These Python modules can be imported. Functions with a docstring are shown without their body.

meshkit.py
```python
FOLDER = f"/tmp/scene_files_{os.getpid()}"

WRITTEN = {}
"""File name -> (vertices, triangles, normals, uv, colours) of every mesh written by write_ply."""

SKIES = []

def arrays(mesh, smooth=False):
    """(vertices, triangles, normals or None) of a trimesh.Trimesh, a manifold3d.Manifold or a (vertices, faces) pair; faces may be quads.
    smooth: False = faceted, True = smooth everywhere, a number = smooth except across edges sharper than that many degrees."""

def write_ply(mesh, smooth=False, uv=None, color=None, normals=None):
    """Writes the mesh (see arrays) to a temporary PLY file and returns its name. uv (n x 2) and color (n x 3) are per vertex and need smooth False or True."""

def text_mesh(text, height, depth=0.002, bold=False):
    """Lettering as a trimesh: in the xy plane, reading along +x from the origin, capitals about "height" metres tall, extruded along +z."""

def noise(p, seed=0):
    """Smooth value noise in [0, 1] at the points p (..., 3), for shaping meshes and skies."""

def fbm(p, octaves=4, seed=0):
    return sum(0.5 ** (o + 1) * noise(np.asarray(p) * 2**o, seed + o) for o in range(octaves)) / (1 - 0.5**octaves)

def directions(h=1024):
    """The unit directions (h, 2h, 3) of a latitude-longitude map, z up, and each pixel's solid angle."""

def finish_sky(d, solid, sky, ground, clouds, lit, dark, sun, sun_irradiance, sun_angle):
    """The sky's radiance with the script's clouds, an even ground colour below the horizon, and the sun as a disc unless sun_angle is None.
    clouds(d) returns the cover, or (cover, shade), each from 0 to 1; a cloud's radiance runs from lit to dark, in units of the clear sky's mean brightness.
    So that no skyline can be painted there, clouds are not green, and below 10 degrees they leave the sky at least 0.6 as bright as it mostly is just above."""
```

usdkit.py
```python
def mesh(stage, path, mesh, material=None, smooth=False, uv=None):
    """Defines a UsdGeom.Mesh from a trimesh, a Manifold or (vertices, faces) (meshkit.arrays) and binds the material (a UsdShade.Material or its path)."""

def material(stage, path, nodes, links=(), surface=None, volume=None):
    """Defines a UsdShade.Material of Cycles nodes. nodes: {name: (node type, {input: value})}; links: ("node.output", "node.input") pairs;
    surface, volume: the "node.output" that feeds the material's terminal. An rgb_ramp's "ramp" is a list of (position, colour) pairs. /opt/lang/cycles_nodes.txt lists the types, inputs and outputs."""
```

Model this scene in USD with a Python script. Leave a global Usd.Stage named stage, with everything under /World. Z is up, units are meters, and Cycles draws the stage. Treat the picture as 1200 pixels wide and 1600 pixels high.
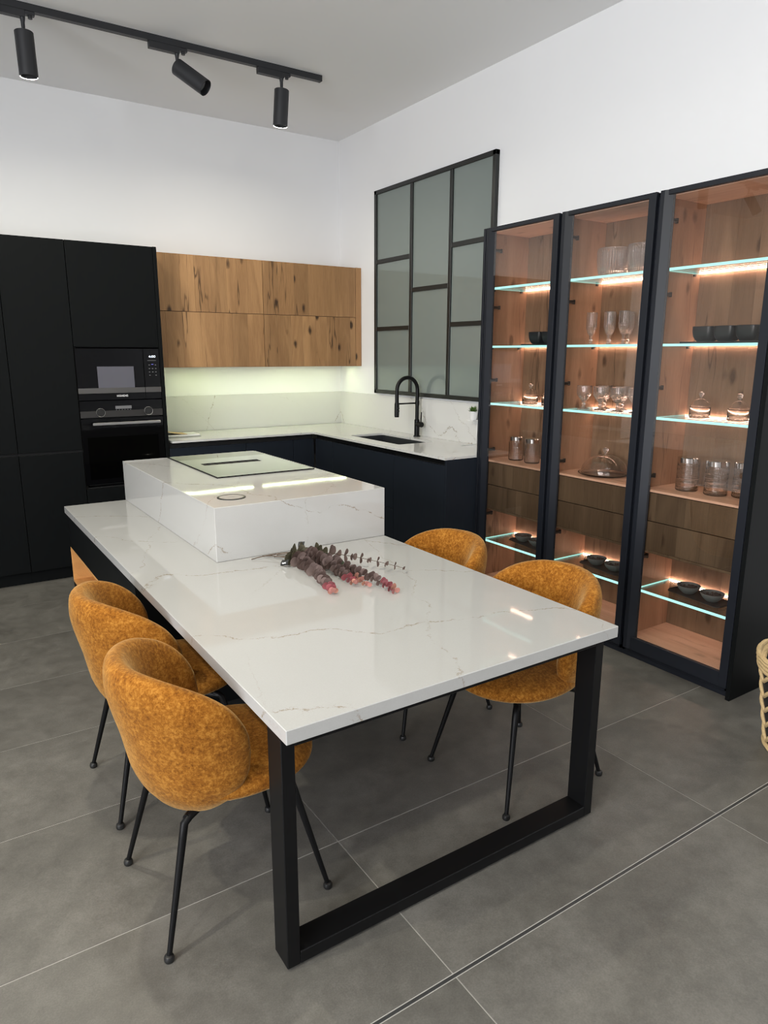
import math, random
import numpy as np
import trimesh
from shapely.geometry import Polygon, box as sbox
from pxr import Usd, UsdGeom, UsdLux, UsdShade, Gf, Sdf, Vt
import usdkit, meshkit

random.seed(7)
rng = np.random.default_rng(7)
PI = math.pi
stage = Usd.Stage.CreateInMemory()
UsdGeom.SetStageUpAxis(stage, 'Z')
UsdGeom.SetStageMetersPerUnit(stage, 1.0)
UsdGeom.Xform.Define(stage, '/World')
UsdGeom.Scope.Define(stage, '/World/Looks')

# ------------------------------------------------------------------ camera
CAM = np.array([-3.30831, -5.74504, 1.55699])
YAW, PITCH, ROLL, FPX = 0.5836, -0.2229, 0.0030, 1089.4
fw = np.array([math.sin(YAW) * math.cos(PITCH), math.cos(YAW) * math.cos(PITCH), math.sin(PITCH)])
rt = np.array([math.cos(YAW), -math.sin(YAW), 0.0])
up = np.cross(rt, fw)
rt, up = math.cos(ROLL) * rt + math.sin(ROLL) * up, -math.sin(ROLL) * rt + math.cos(ROLL) * up
cam = UsdGeom.Camera.Define(stage, '/World/camera')
M4 = np.eye(4)
M4[0, :3], M4[1, :3], M4[2, :3], M4[3, :3] = rt, up, -fw, CAM
cam.AddTransformOp().Set(Gf.Matrix4d(*M4.ravel().tolist()))
cam.CreateHorizontalApertureAttr(36.0)
cam.CreateVerticalApertureAttr(48.0)
cam.CreateFocalLengthAttr(36.0 * FPX / 1200.0)
cam.CreateClippingRangeAttr(Gf.Vec2f(0.05, 100.0))
cam.CreateFStopAttr(0.0)
cam.CreateExposureAttr(0.12)

# ------------------------------------------------------------------ lights (daylight through the shop window; lamps have theirs in their builders)
def rect_light(name, pos, x_dir, y_dir, w, h, power, color):
    l = UsdLux.RectLight.Define(stage, '/World/' + name)
    x, y = np.array(x_dir, float), np.array(y_dir, float)
    z = np.cross(x, y)
    m = np.eye(4)
    m[0, :3], m[1, :3], m[2, :3], m[3, :3] = x, y, z, pos
    l.AddTransformOp().Set(Gf.Matrix4d(*m.ravel().tolist()))
    l.CreateWidthAttr(w); l.CreateHeightAttr(h)
    l.CreateIntensityAttr(power); l.CreateColorAttr(Gf.Vec3f(*color))
    return l

DAY = 11.6
SPOT = 420.0
SPOT0 = 520.0
SPOT2 = 950.0
SPOT3 = 1350.0
# light leaves along -z of the lamp: -z must look into the room (+x)
rect_light('window_daylight', (-7.12, -6.2, 1.75), (0, -1, 0), (0, 0, 1), 3.6, 2.3, DAY, (0.93, 0.95, 1.0)).GetPrim()
dome = UsdLux.DomeLight.Define(stage, '/World/sky')
dome.CreateIntensityAttr(0.35); dome.CreateColorAttr(Gf.Vec3f(0.85, 0.92, 1.0))

# ------------------------------------------------------------------ helpers
USED = {}
def numbered(path):
    n = USED.get(path, 0)
    USED[path] = n + 1
    return path if n == 0 else f'{path}_{n:03d}'

def P(o):
    return '/World' if o is None else (o if isinstance(o, str) else str(o.GetPath()))

def mark(prim, label=None, cat=None, group=None, kind=None):
    for k, v in (('label', label), ('category', cat), ('group', group), ('kind', kind)):
        if v: prim.SetCustomDataByKey(k, v)
    return prim

def obj(name, m, mat, parent=None, smooth=30, **kw):
    if isinstance(m, (list,)): m = cat(m)
    g = usdkit.mesh(stage, numbered(P(parent) + '/' + name), m, '/World/Looks/' + mat, smooth=smooth)
    return mark(g.GetPrim(), **kw)

def xf(name, parent=None, loc=None, rotz=None, scale=None, **kw):
    x = UsdGeom.Xform.Define(stage, numbered(P(parent) + '/' + name))
    if loc is not None: x.AddTranslateOp().Set(Gf.Vec3d(*map(float, loc)))
    if rotz: x.AddRotateZOp().Set(math.degrees(rotz))
    if scale is not None: x.AddScaleOp().Set(Gf.Vec3f(*map(float, scale)))
    return mark(x.GetPrim(), **kw)

def dup(src, name, loc, rotz=None, label=None, scale=None):
    was = src.GetCustomData()
    x = xf(name, None, loc, rotz, scale, label=label or was.get('label'), cat=was.get('category'), group=was.get('group'))
    x.GetReferences().AddInternalReference(src.GetPath())
    x.SetInstanceable(True)
    return x

def cat(ms):
    return trimesh.util.concatenate(ms)

def bx(lo, hi, b=0.0015):
    lo, hi = np.minimum(lo, hi).astype(float), np.maximum(lo, hi).astype(float)
    b = min(b, 0.45 * float((hi - lo).min()))
    if b <= 0: return trimesh.creation.box(bounds=[lo, hi])
    pts = []
    for i in np.ndindex(2, 2, 2):
        s = np.array(i) * 2 - 1
        c = np.where(np.array(i) == 1, hi, lo)
        for k in range(3):
            q = c - s * b
            q[k] = c[k]
            pts.append(q)
    return trimesh.convex.convex_hull(np.array(pts))

def prism(poly, z0, z1):
    m = trimesh.creation.extrude_polygon(poly, z1 - z0, engine='earcut')
    m.apply_translation((0, 0, z0))
    return m

def move(m, loc=(0, 0, 0), R=None):
    m = m.copy()
    if R is not None: m.apply_transform(R)
    m.apply_translation(loc)
    return m

def rot(a, axis): return trimesh.transformations.rotation_matrix(a, axis)

def lathe(prof, n=40):
    p = np.array(prof, float)
    a = np.arange(n) * 2 * PI / n
    v = np.stack([p[:, None, 0] * np.cos(a), p[:, None, 0] * np.sin(a), np.repeat(p[:, 1:2], n, 1)], -1).reshape(-1, 3)
    f = []
    for i in range(len(p) - 1):
        for j in range(n):
            a0, a1, b0, b1 = i * n + j, i * n + (j + 1) % n, (i + 1) * n + j, (i + 1) * n + (j + 1) % n
            f += [[a0, a1, b1], [a0, b1, b0]]
    m = trimesh.Trimesh(v, f, process=False)
    m.merge_vertices()
    m.update_faces(m.nondegenerate_faces())
    trimesh.repair.fix_normals(m)
    return m

def tube(pts, r, n=12, cap=True):
    p = np.asarray(pts, float)
    r = np.broadcast_to(np.asarray(r, float), (len(p),))
    t = np.gradient(p, axis=0); t /= np.linalg.norm(t, axis=1, keepdims=True)
    a = np.cross(t[0], [0, 0, 1.0]); a = a if np.linalg.norm(a) > .1 else np.cross(t[0], [1.0, 0, 0])
    A = []
    for k in range(len(p)):
        a = a - t[k] * (a @ t[k]); a = a / np.linalg.norm(a); A.append(a)
    A = np.array(A); B = np.cross(t, A)
    g = np.arange(n) * 2 * PI / n
    v = (p[:, None] + r[:, None, None] * (np.cos(g)[None, :, None] * A[:, None] + np.sin(g)[None, :, None] * B[:, None])).reshape(-1, 3)
    f = []
    for i in range(len(p) - 1):
        for j in range(n):
            a0, a1, b0, b1 = i * n + j, i * n + (j + 1) % n, (i + 1) * n + j, (i + 1) * n + (j + 1) % n
            f += [[a0, a1, b1], [a0, b1, b0]]
    if cap:
        v = np.vstack([v, p[0], p[-1]]); c0, c1 = len(v) - 2, len(v) - 1
        for j in range(n):
            f += [[c0, (j + 1) % n, j], [c1, (len(p) - 1) * n + j, (len(p) - 1) * n + (j + 1) % n]]
    m = trimesh.Trimesh(v, f, process=False)
    trimesh.repair.fix_normals(m)
    return m

def cyl(p0, p1, r, n=24):
    return tube([p0, p1], [r, r], n)

def ball(c, r, sub=2):
    m = trimesh.creation.icosphere(sub, r); m.apply_translation(c); return m

def arc(c, r, a0, a1, n, u, w):
    c, u, w = map(lambda q: np.array(q, float), (c, u, w))
    return [c + r * (math.cos(a) * u + math.sin(a) * w) for a in np.linspace(a0, a1, n)]

# ------------------------------------------------------------------ materials
def mat(name, nodes, links=(), surface='p.BSDF'):
    return usdkit.material(stage, '/World/Looks/' + name, nodes, links, surface=surface)

def plain(name, col, rough=0.5, **kw):
    return mat(name, {'p': ('principled_bsdf', dict(base_color=col, roughness=rough, **kw))})

def emit(name, col, s):
    return mat(name, {'e': ('emission', dict(color=col, strength=s))}, surface='e.emission')

def paint(name, col, rough=0.65, bump=0.25):
    mat(name, {'g': ('geometry', {}), 'n': ('noise_texture', dict(scale=140.0, detail=3.0)), 'b': ('bump', dict(strength=bump, distance=0.0008)),
               'n2': ('noise_texture', dict(scale=0.9, detail=3.0)), 'm': ('mix', dict(color1=col, color2=[c * 0.965 for c in col])),
               'p': ('principled_bsdf', dict(roughness=rough, specular_ior_level=0.3))},
        [('g.position', 'n.vector'), ('g.position', 'n2.vector'), ('n2.fac', 'm.fac'), ('m.color', 'p.base_color'), ('n.fac', 'b.height'), ('b.normal', 'p.normal')])

paint('white_paint', (0.86, 0.86, 0.865))
paint('ceiling_paint', (0.90, 0.90, 0.90))

def quartz(name, off, d1, d2, k_=1.0):
    # polished white quartz: long thin veins, broken up, on a faintly speckled ground
    mat(name, {
        'g': ('geometry', {}), 'mp': ('mapping', dict(location=off)),
        'w1': ('noise_texture', dict(scale=0.9, detail=3.0, roughness=0.5)), 'w2': ('noise_texture', dict(scale=20.0, detail=6.0, roughness=0.72)),
        'd1': ('vector_math', dict(math_type='dot_product', vector2=d1)), 'd2': ('vector_math', dict(math_type='dot_product', vector2=d2)),
        'p1': ('math', dict(math_type='multiply_add', value2=1.9)), 'p2': ('math', dict(math_type='multiply_add', value2=0.13)),
        'q1': ('math', dict(math_type='multiply_add', value2=1.5)), 'q2': ('math', dict(math_type='multiply_add', value2=0.15)),
        'f1': ('math', dict(math_type='pingpong', value2=0.5)), 'f2': ('math', dict(math_type='pingpong', value2=0.5)),
        'r1': ('map_range', dict(from_min=0.0, from_max=0.0085, to_min=1.0, to_max=0.0, clamp=True)),
        'r2': ('map_range', dict(from_min=0.0, from_max=0.0062, to_min=0.7, to_max=0.0, clamp=True)),
        'k': ('noise_texture', dict(scale=26.0, detail=4.0, roughness=0.7)), 'kr': ('map_range', dict(from_min=0.43, from_max=0.56, to_min=0.04, to_max=1.0, clamp=True)),
        'q': ('noise_texture', dict(scale=1.6, detail=1.0)), 'qr': ('map_range', dict(from_min=0.40, from_max=0.56, to_min=0.0, to_max=1.0, clamp=True)),
        'mx': ('math', dict(math_type='maximum')), 'm1': ('math', dict(math_type='multiply')), 'm2': ('math', dict(math_type='multiply')), 'm3': ('math', dict(math_type='multiply', value2=0.85)),
        'vn': ('noise_texture', dict(scale=18.0, detail=4.0, roughness=0.7)), 'va': ('vector_math', dict(math_type='multiply_add', vector2=(0.05, 0.05, 0.05))),
        'vc': ('voronoi_texture', dict(scale=30.0, feature='distance_to_edge')), 'vr': ('map_range', dict(from_min=0.004, from_max=0.022, to_min=0.8, to_max=0.0, clamp=True)),
        'nr': ('map_range', dict(from_min=0.004, from_max=0.040, to_min=1.0, to_max=0.0, clamp=True)), 'z': ('noise_texture', dict(scale=2.7, detail=2.0)), 'zr': ('map_range', dict(from_min=0.50, from_max=0.62, to_min=0.0, to_max=1.0, clamp=True)),
        'c1': ('math', dict(math_type='multiply')), 'c2': ('math', dict(math_type='multiply')), 'mx2': ('math', dict(math_type='maximum')),
        'sp': ('noise_texture', dict(scale=260.0, detail=2.0)),
        'sc': ('mix', dict(color1=[k_ * c for c in (0.575, 0.57, 0.55)], color2=[k_ * c for c in (0.625, 0.62, 0.605)])), 'c': ('mix', dict(color2=(0.22, 0.165, 0.095))),
        'p': ('principled_bsdf', dict(roughness=0.045, ior=1.5, specular_ior_level=0.42))},
        [('g.position', 'mp.vector')] + [('mp.vector', x + '.vector') for x in ('w1', 'w2', 'k', 'q', 'sp', 'vn', 'z')] + [('vn.color', 'va.vector1'), ('mp.vector', 'va.vector3'), ('va.vector', 'vc.vector'), ('vc.distance', 'vr.value'), ('f1.value', 'nr.value'), ('z.fac', 'zr.value'),
         ('vr.result', 'c1.value1'), ('nr.result', 'c1.value2'), ('c1.value', 'c2.value1'), ('zr.result', 'c2.value2'), ('c2.value', 'mx2.value1'), ('mx.value', 'mx2.value2'), ('mp.vector', 'd1.vector1'), ('mp.vector', 'd2.vector1'),
         ('w1.fac', 'p1.value1'), ('d1.value', 'p1.value3'), ('w2.fac', 'p2.value1'), ('p1.value', 'p2.value3'), ('p2.value', 'f1.value1'), ('f1.value', 'r1.value'),
         ('w1.fac', 'q1.value1'), ('d2.value', 'q1.value3'), ('w2.fac', 'q2.value1'), ('q1.value', 'q2.value3'), ('q2.value', 'f2.value1'), ('f2.value', 'r2.value'),
         ('k.fac', 'kr.value'), ('q.fac', 'qr.value'), ('r2.result', 'm1.value1'), ('qr.result', 'm1.value2'), ('r1.result', 'mx.value1'), ('m1.value', 'mx.value2'),
         ('mx2.value', 'm2.value1'), ('kr.result', 'm2.value2'), ('m2.value', 'm3.value1'), ('sp.fac', 'sc.fac'), ('sc.color', 'c.color1'), ('m3.value', 'c.fac'), ('c.color', 'p.base_color')])
quartz('quartz_table', (0.3, 0.1, 0.0), (1.05, 1.65, 0.6), (1.9, -0.75, 0.8), .70)
quartz('quartz_block', (4.3, 1.7, 2.2), (1.5, 1.2, 1.6), (1.9, -0.9, -1.5), .80)
quartz('quartz_counter', (9.1, 3.3, 5.0), (0.9, 0.7, -1.4), (1.1, -0.8, 1.2), 1.08)

def oak(name, light, dark, axis='z', knots=0.9, rough=0.5):
    # knotty oak veneer: fine grain, growth rings, knots, dark cracks; every board its own cut and tone
    st = {'z': (1, 1, 0.055), 'y': (1, 0.055, 1), 'x': (0.055, 1, 1)}[axis]
    kn = {'z': (1, 1, 0.5), 'y': (1, 0.5, 1), 'x': (0.5, 1, 1)}[axis]
    ring = {'z': (1, 1, 0.16), 'y': (1, 0.16, 1), 'x': (0.16, 1, 1)}[axis]
    cr = {'z': (1, 1, 0.09), 'y': (1, 0.09, 1), 'x': (0.09, 1, 1)}[axis]
    mat(name, {
        'g': ('geometry', {}), 'o': ('object_info', {}), 'om': ('math', dict(math_type='multiply', value2=53.0)), 'oc': ('combine_xyz', {}),
        'ad': ('vector_math', dict(math_type='add')),
        'mf': ('mapping', dict(scale=st)), 'mk': ('mapping', dict(scale=kn)), 'mr': ('mapping', dict(scale=ring)), 'mc': ('mapping', dict(scale=cr)),
        'fine': ('noise_texture', dict(scale=170.0, detail=5.0, roughness=0.75)),
        'rn': ('noise_texture', dict(scale=5.5, detail=3.0, roughness=0.5, distortion=0.8)),
        'rm': ('math', dict(math_type='multiply', value2=16.0)), 'rs': ('math', dict(math_type='sine')),
        'rr': ('map_range', dict(from_min=-1.0, from_max=1.0, to_min=0.0, to_max=1.0, clamp=True)),
        'big': ('noise_texture', dict(scale=3.0, detail=2.0)),
        'a1': ('math', dict(math_type='multiply', value2=0.55)), 'a2': ('math', dict(math_type='multiply_add', value2=0.28)), 'a3': ('math', dict(math_type='multiply_add', value2=0.35)),
        'base': ('rgb_ramp', dict(ramp=[(0.25, light), (0.62, [0.5 * (a + b) for a, b in zip(light, dark)]), (0.95, dark)])),
        'vk': ('voronoi_texture', dict(scale=9.5, feature='f1')), 'vs': ('separate_color', {}),
        'kd': ('noise_texture', dict(scale=30.0, detail=2.0)), 'kda': ('math', dict(math_type='multiply_add', value2=0.20)),
        'kr': ('map_range', dict(from_min=0.19, from_max=0.31, to_min=1.0, to_max=0.0, clamp=True)),
        'kg': ('math', dict(math_type='greater_than', value2=0.42)), 'km': ('math', dict(math_type='multiply')), 'kw': ('math', dict(math_type='multiply', value2=knots)),
        'cn': ('noise_texture', dict(scale=6.0, detail=4.0, roughness=0.5)), 'cs': ('math', dict(math_type='subtract', value2=0.57)), 'ca': ('math', dict(math_type='absolute')),
        'crr': ('map_range', dict(from_min=0.002, from_max=0.009, to_min=0.8, to_max=0.0, clamp=True)),
        'cmn': ('noise_texture', dict(scale=4.0, detail=1.0)), 'cmr': ('map_range', dict(from_min=0.42, from_max=0.52, to_min=0.0, to_max=knots, clamp=True)), 'cm': ('math', dict(math_type='multiply')),
        'mx': ('math', dict(math_type='maximum')),
        'tone': ('map_range', dict(to_min=0.84, to_max=1.10)), 'hs': ('hsv', {}),
        'c': ('mix', dict(color2=(0.035, 0.018, 0.009))),
        'b': ('bump', dict(strength=0.25, distance=0.0015)),
        'p': ('principled_bsdf', dict(roughness=rough, specular_ior_level=0.35))},
        [('o.random', 'om.value1'), ('om.value', 'oc.x'), ('om.value', 'oc.y'), ('om.value', 'oc.z'), ('g.position', 'ad.vector1'), ('oc.vector', 'ad.vector2'),
         ('ad.vector', 'mf.vector'), ('ad.vector', 'mk.vector'), ('ad.vector', 'mr.vector'), ('ad.vector', 'mc.vector'),
         ('mf.vector', 'fine.vector'), ('mr.vector', 'rn.vector'), ('rn.fac', 'rm.value1'), ('rm.value', 'rs.value1'), ('rs.value', 'rr.value'), ('mr.vector', 'big.vector'),
         ('fine.fac', 'a1.value1'), ('rr.result', 'a2.value1'), ('a1.value', 'a2.value3'), ('big.fac', 'a3.value1'), ('a2.value', 'a3.value3'), ('a3.value', 'base.fac'),
         ('mk.vector', 'vk.vector'), ('mk.vector', 'kd.vector'), ('kd.fac', 'kda.value1'), ('vk.distance', 'kda.value3'), ('kda.value', 'kr.value'), ('vk.color', 'vs.color'), ('vs.r', 'kg.value1'),
         ('kr.result', 'km.value1'), ('kg.value', 'km.value2'), ('km.value', 'kw.value1'),
         ('mc.vector', 'cn.vector'), ('cn.fac', 'cs.value1'), ('cs.value', 'ca.value1'), ('ca.value', 'crr.value'), ('mk.vector', 'cmn.vector'), ('cmn.fac', 'cmr.value'), ('crr.result', 'cm.value1'), ('cmr.result', 'cm.value2'),
         ('kw.value', 'mx.value1'), ('cm.value', 'mx.value2'), ('o.random', 'tone.value'), ('tone.result', 'hs.value'), ('base.color', 'hs.color'), ('hs.color', 'c.color1'), ('mx.value', 'c.fac'),
         ('c.color', 'p.base_color'), ('fine.fac', 'b.height'), ('b.normal', 'p.normal')])
oak('oak_wild', (0.50, 0.285, 0.130), (0.215, 0.108, 0.045), 'z', 0.95)
oak('oak_case', (0.52, 0.325, 0.21), (0.28, 0.163, 0.096), 'z', 0.55)
oak('oak_back', (0.33, 0.225, 0.145), (0.16, 0.10, 0.06), 'z', 0.7)
oak('oak_case_flat', (0.80, 0.53, 0.39), (0.54, 0.335, 0.225), 'y', 0.3)
oak('oak_drawer', (0.165, 0.118, 0.072), (0.07, 0.046, 0.025), 'z', 0.6)
oak('oak_niche', (0.80, 0.42, 0.15), (0.55, 0.26, 0.08), 'y', 0.2)

def laminate(name, col, grain=0.5, rough=0.42):
    mat(name, {'g': ('geometry', {}), 'mp': ('mapping', dict(scale=(1, 1, 0.06))), 'n': ('noise_texture', dict(scale=160.0, detail=4.0)),
               'm': ('mix', dict(color1=[c * 0.8 for c in col], color2=[c * 1.2 for c in col])), 'b': ('bump', dict(strength=grain, distance=0.0006)),
               'p': ('principled_bsdf', dict(roughness=rough, specular_ior_level=0.09))},
        [('g.position', 'mp.vector'), ('mp.vector', 'n.vector'), ('n.fac', 'm.fac'), ('m.color', 'p.base_color'), ('n.fac', 'b.height'), ('b.normal', 'p.normal')])
laminate('black_laminate', (0.0048, 0.0056, 0.006), 0.4, 0.5)
laminate('navy_laminate', (0.0155, 0.0195, 0.027), 0.15, 0.42)
plain('black_gap', (0.004, 0.004, 0.004), 0.8)
plain('black_metal', (0.0055, 0.0055, 0.0058), 0.42, specular_ior_level=0.16)
plain('case_metal', (0.011, 0.013, 0.0185), 0.42, specular_ior_level=0.28)
plain('lamp_black', (0.018, 0.019, 0.022), 0.45)
plain('faucet_black', (0.005, 0.005, 0.005), 0.38, specular_ior_level=0.25)
plain('sink_black', (0.024, 0.026, 0.030), 0.5)
plain('black_glass', (0.0025, 0.0025, 0.003), 0.05, specular_ior_level=0.16)
plain('oven_window', (0.0012, 0.0012, 0.0012), 0.05, specular_ior_level=0.10)
plain('microwave_window', (0.10, 0.098, 0.12), 0.25)
plain('steel', (0.42, 0.41, 0.40), 0.32, metallic=1.0)
plain('dark_steel', (0.075, 0.072, 0.07), 0.4, metallic=1.0)
plain('band_steel', (0.15, 0.145, 0.14), 0.4, metallic=1.0)
plain('chrome', (0.80, 0.80, 0.80), 0.12, metallic=1.0)
plain('grey_plastic', (0.16, 0.16, 0.165), 0.4)
plain('white_print', (0.75, 0.75, 0.75), 0.5)
emit('clock_glow', (0.75, 0.85, 1.0), 2.2)
emit('blue_glow', (0.25, 0.25, 1.0), 1.0)
plain('window_frame', (0.010, 0.011, 0.010), 0.4)
mat('window_glass', {'g': ('geometry', {}), 'n': ('noise_texture', dict(scale=0.8, detail=1.0)), 'm': ('mix', dict(color1=(0.165, 0.20, 0.185), color2=(0.205, 0.235, 0.22))),
    'p': ('principled_bsdf', dict(roughness=0.03, ior=1.55, specular_ior_level=0.6))}, [('g.position', 'n.vector'), ('n.fac', 'm.fac'), ('m.color', 'p.base_color')])
plain('hob_glass', (0.60, 0.61, 0.59), 0.02, metallic=1.0)
emit('kitchen_led', (0.87, 1.0, 0.56), 80.0)
emit('case_led', (1.0, 0.66, 0.53), 36.0)
emit('lit_edge', (0.42, 0.95, 0.88), 1.5)  # LED light leaving the glass edges, put in as aqua emission
emit('lamp_glow', (1.0, 0.93, 0.84), 30.0)

def pane(name, tint, ior=1.5, rough=0.0):
    mat(name, {'g': ('geometry', {}), 'mr': ('mix_float', dict(a=ior, b=1.0 / ior, use_clamp=False)), 'f': ('fresnel', {}),
               't': ('transparent_bsdf', dict(color=tint)), 'r': ('glossy_bsdf', dict(color=(1, 1, 1), roughness=rough)), 'x': ('mix_closure', {})},
        [('g.backfacing', 'mr.fac'), ('mr.result', 'f.IOR'), ('f.fac', 'x.fac'), ('t.BSDF', 'x.closure1'), ('r.BSDF', 'x.closure2')], surface='x.closure')
pane('door_glass', (0.93, 0.905, 0.89))
pane('shelf_glass', (0.93, 0.97, 0.955))
pane('thin_glass', (0.97, 0.975, 0.975), 1.6)
plain('clear_glass', (0.97, 0.98, 0.98), 0.0, transmission_weight=1.0, ior=1.47)
plain('cut_glass', (0.96, 0.96, 0.96), 0.02, transmission_weight=0.95, ior=1.48)
plain('soft_glass', (0.99, 0.99, 0.99), 0.0, transmission_weight=1.0, ior=1.3)

def tile_mat():
    mat('floor_tile', {'g': ('geometry', {}), 'o': ('object_info', {}), 'om': ('math', dict(math_type='multiply', value2=31.0)), 'oc': ('combine_xyz', {}), 'ad': ('vector_math', dict(math_type='add')),
        'n1': ('noise_texture', dict(scale=2.2, detail=6.0, roughness=0.6)), 'n2': ('noise_texture', dict(scale=14.0, detail=6.0, roughness=0.7)), 'n3': ('noise_texture', dict(scale=220.0, detail=2.0)),
        'a': ('math', dict(math_type='multiply', value2=0.45)), 'b1': ('math', dict(math_type='multiply_add', value2=0.35)), 'c1': ('math', dict(math_type='multiply_add', value2=0.2)),
        'r': ('rgb_ramp', dict(ramp=[(0.30, (0.070, 0.0655, 0.058)), (0.5, (0.124, 0.117, 0.103)), (0.70, (0.196, 0.186, 0.165))])),
        'rr': ('map_range', dict(from_min=0.3, from_max=0.7, to_min=0.36, to_max=0.50)), 'bp': ('bump', dict(strength=0.12, distance=0.001)),
        'p': ('principled_bsdf', dict(specular_ior_level=0.45))},
        [('o.random', 'om.value1'), ('om.value', 'oc.x'), ('om.value', 'oc.z'), ('g.position', 'ad.vector1'), ('oc.vector', 'ad.vector2'), ('ad.vector', 'n1.vector'), ('ad.vector', 'n2.vector'), ('ad.vector', 'n3.vector'),
         ('n1.fac', 'a.value1'), ('n2.fac', 'b1.value1'), ('a.value', 'b1.value3'), ('n3.fac', 'c1.value1'), ('b1.value', 'c1.value3'), ('c1.value', 'r.fac'), ('r.color', 'p.base_color'),
         ('n2.fac', 'rr.value'), ('rr.result', 'p.roughness'), ('n3.fac', 'bp.height'), ('bp.normal', 'p.normal')])
tile_mat()
plain('grout', (0.42, 0.40, 0.37), 0.9)
plain('floor_strip', (0.10, 0.10, 0.098), 0.35, metallic=0.6)

def velvet():
    mat('velvet', {'t': ('texture_coordinate', {}), 'o': ('object_info', {}), 'om': ('math', dict(math_type='multiply', value2=11.0)), 'oc': ('combine_xyz', {}), 'ad': ('vector_math', dict(math_type='add')),
        'n1': ('noise_texture', dict(scale=17.0, detail=4.0, roughness=0.6, distortion=0.4)), 'n2': ('noise_texture', dict(scale=95.0, detail=5.0, roughness=0.8)), 'n3': ('noise_texture', dict(scale=420.0, detail=2.0)),
        'a': ('math', dict(math_type='multiply', value2=0.26)), 'b': ('math', dict(math_type='multiply_add', value2=0.76)),
        'r': ('rgb_ramp', dict(ramp=[(0.36, (0.120, 0.036, 0.0045)), (0.51, (0.262, 0.096, 0.011)), (0.65, (0.44, 0.195, 0.033))])),
        'bp': ('bump', dict(strength=0.6, distance=0.003)),
        'p': ('principled_bsdf', dict(roughness=0.9, specular_ior_level=0.12, sheen_weight=0.55, sheen_roughness=0.35, sheen_tint=(1.0, 0.72, 0.34)))},
        [('o.random', 'om.value1'), ('om.value', 'oc.x'), ('om.value', 'oc.y'), ('t.object', 'ad.vector1'), ('oc.vector', 'ad.vector2'), ('ad.vector', 'n1.vector'), ('ad.vector', 'n2.vector'), ('ad.vector', 'n3.vector'),
         ('n1.fac', 'a.value1'), ('n2.fac', 'b.value1'), ('a.value', 'b.value3'), ('b.value', 'r.fac'), ('r.color', 'p.base_color'), ('n2.fac', 'bp.height'), ('bp.normal', 'p.normal')])
velvet()

def leaf_mat(name, c1, c2):
    mat(name, {'o': ('object_info', {}), 'm': ('mix', dict(color1=c1, color2=c2)), 't': ('translucent_bsdf', {}), 'p': ('principled_bsdf', dict(roughness=0.75, specular_ior_level=0.2)), 'x': ('mix_closure', dict(fac=0.12))},
        [('o.random', 'm.fac'), ('m.color', 'p.base_color'), ('m.color', 't.color'), ('p.BSDF', 'x.closure1'), ('t.BSDF', 'x.closure2')], surface='x.closure')
leaf_mat('leaf_olive', (0.13, 0.12, 0.075), (0.22, 0.2, 0.14))
leaf_mat('leaf_mauve', (0.15, 0.098, 0.085), (0.29, 0.215, 0.195))
leaf_mat('leaf_pink', (0.46, 0.12, 0.14), (0.34, 0.15, 0.16))
leaf_mat('leaf_coral', (0.60, 0.30, 0.21), (0.48, 0.20, 0.19))
leaf_mat('leaf_green', (0.075, 0.105, 0.06), (0.13, 0.165, 0.1))
leaf_mat('plant_green', (0.05, 0.11, 0.02), (0.14, 0.24, 0.05))
plain('twig', (0.10, 0.07, 0.05), 0.8)
plain('black_paper', (0.008, 0.008, 0.008), 0.55)
plain('white_ceramic', (0.75, 0.75, 0.74), 0.25)
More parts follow.
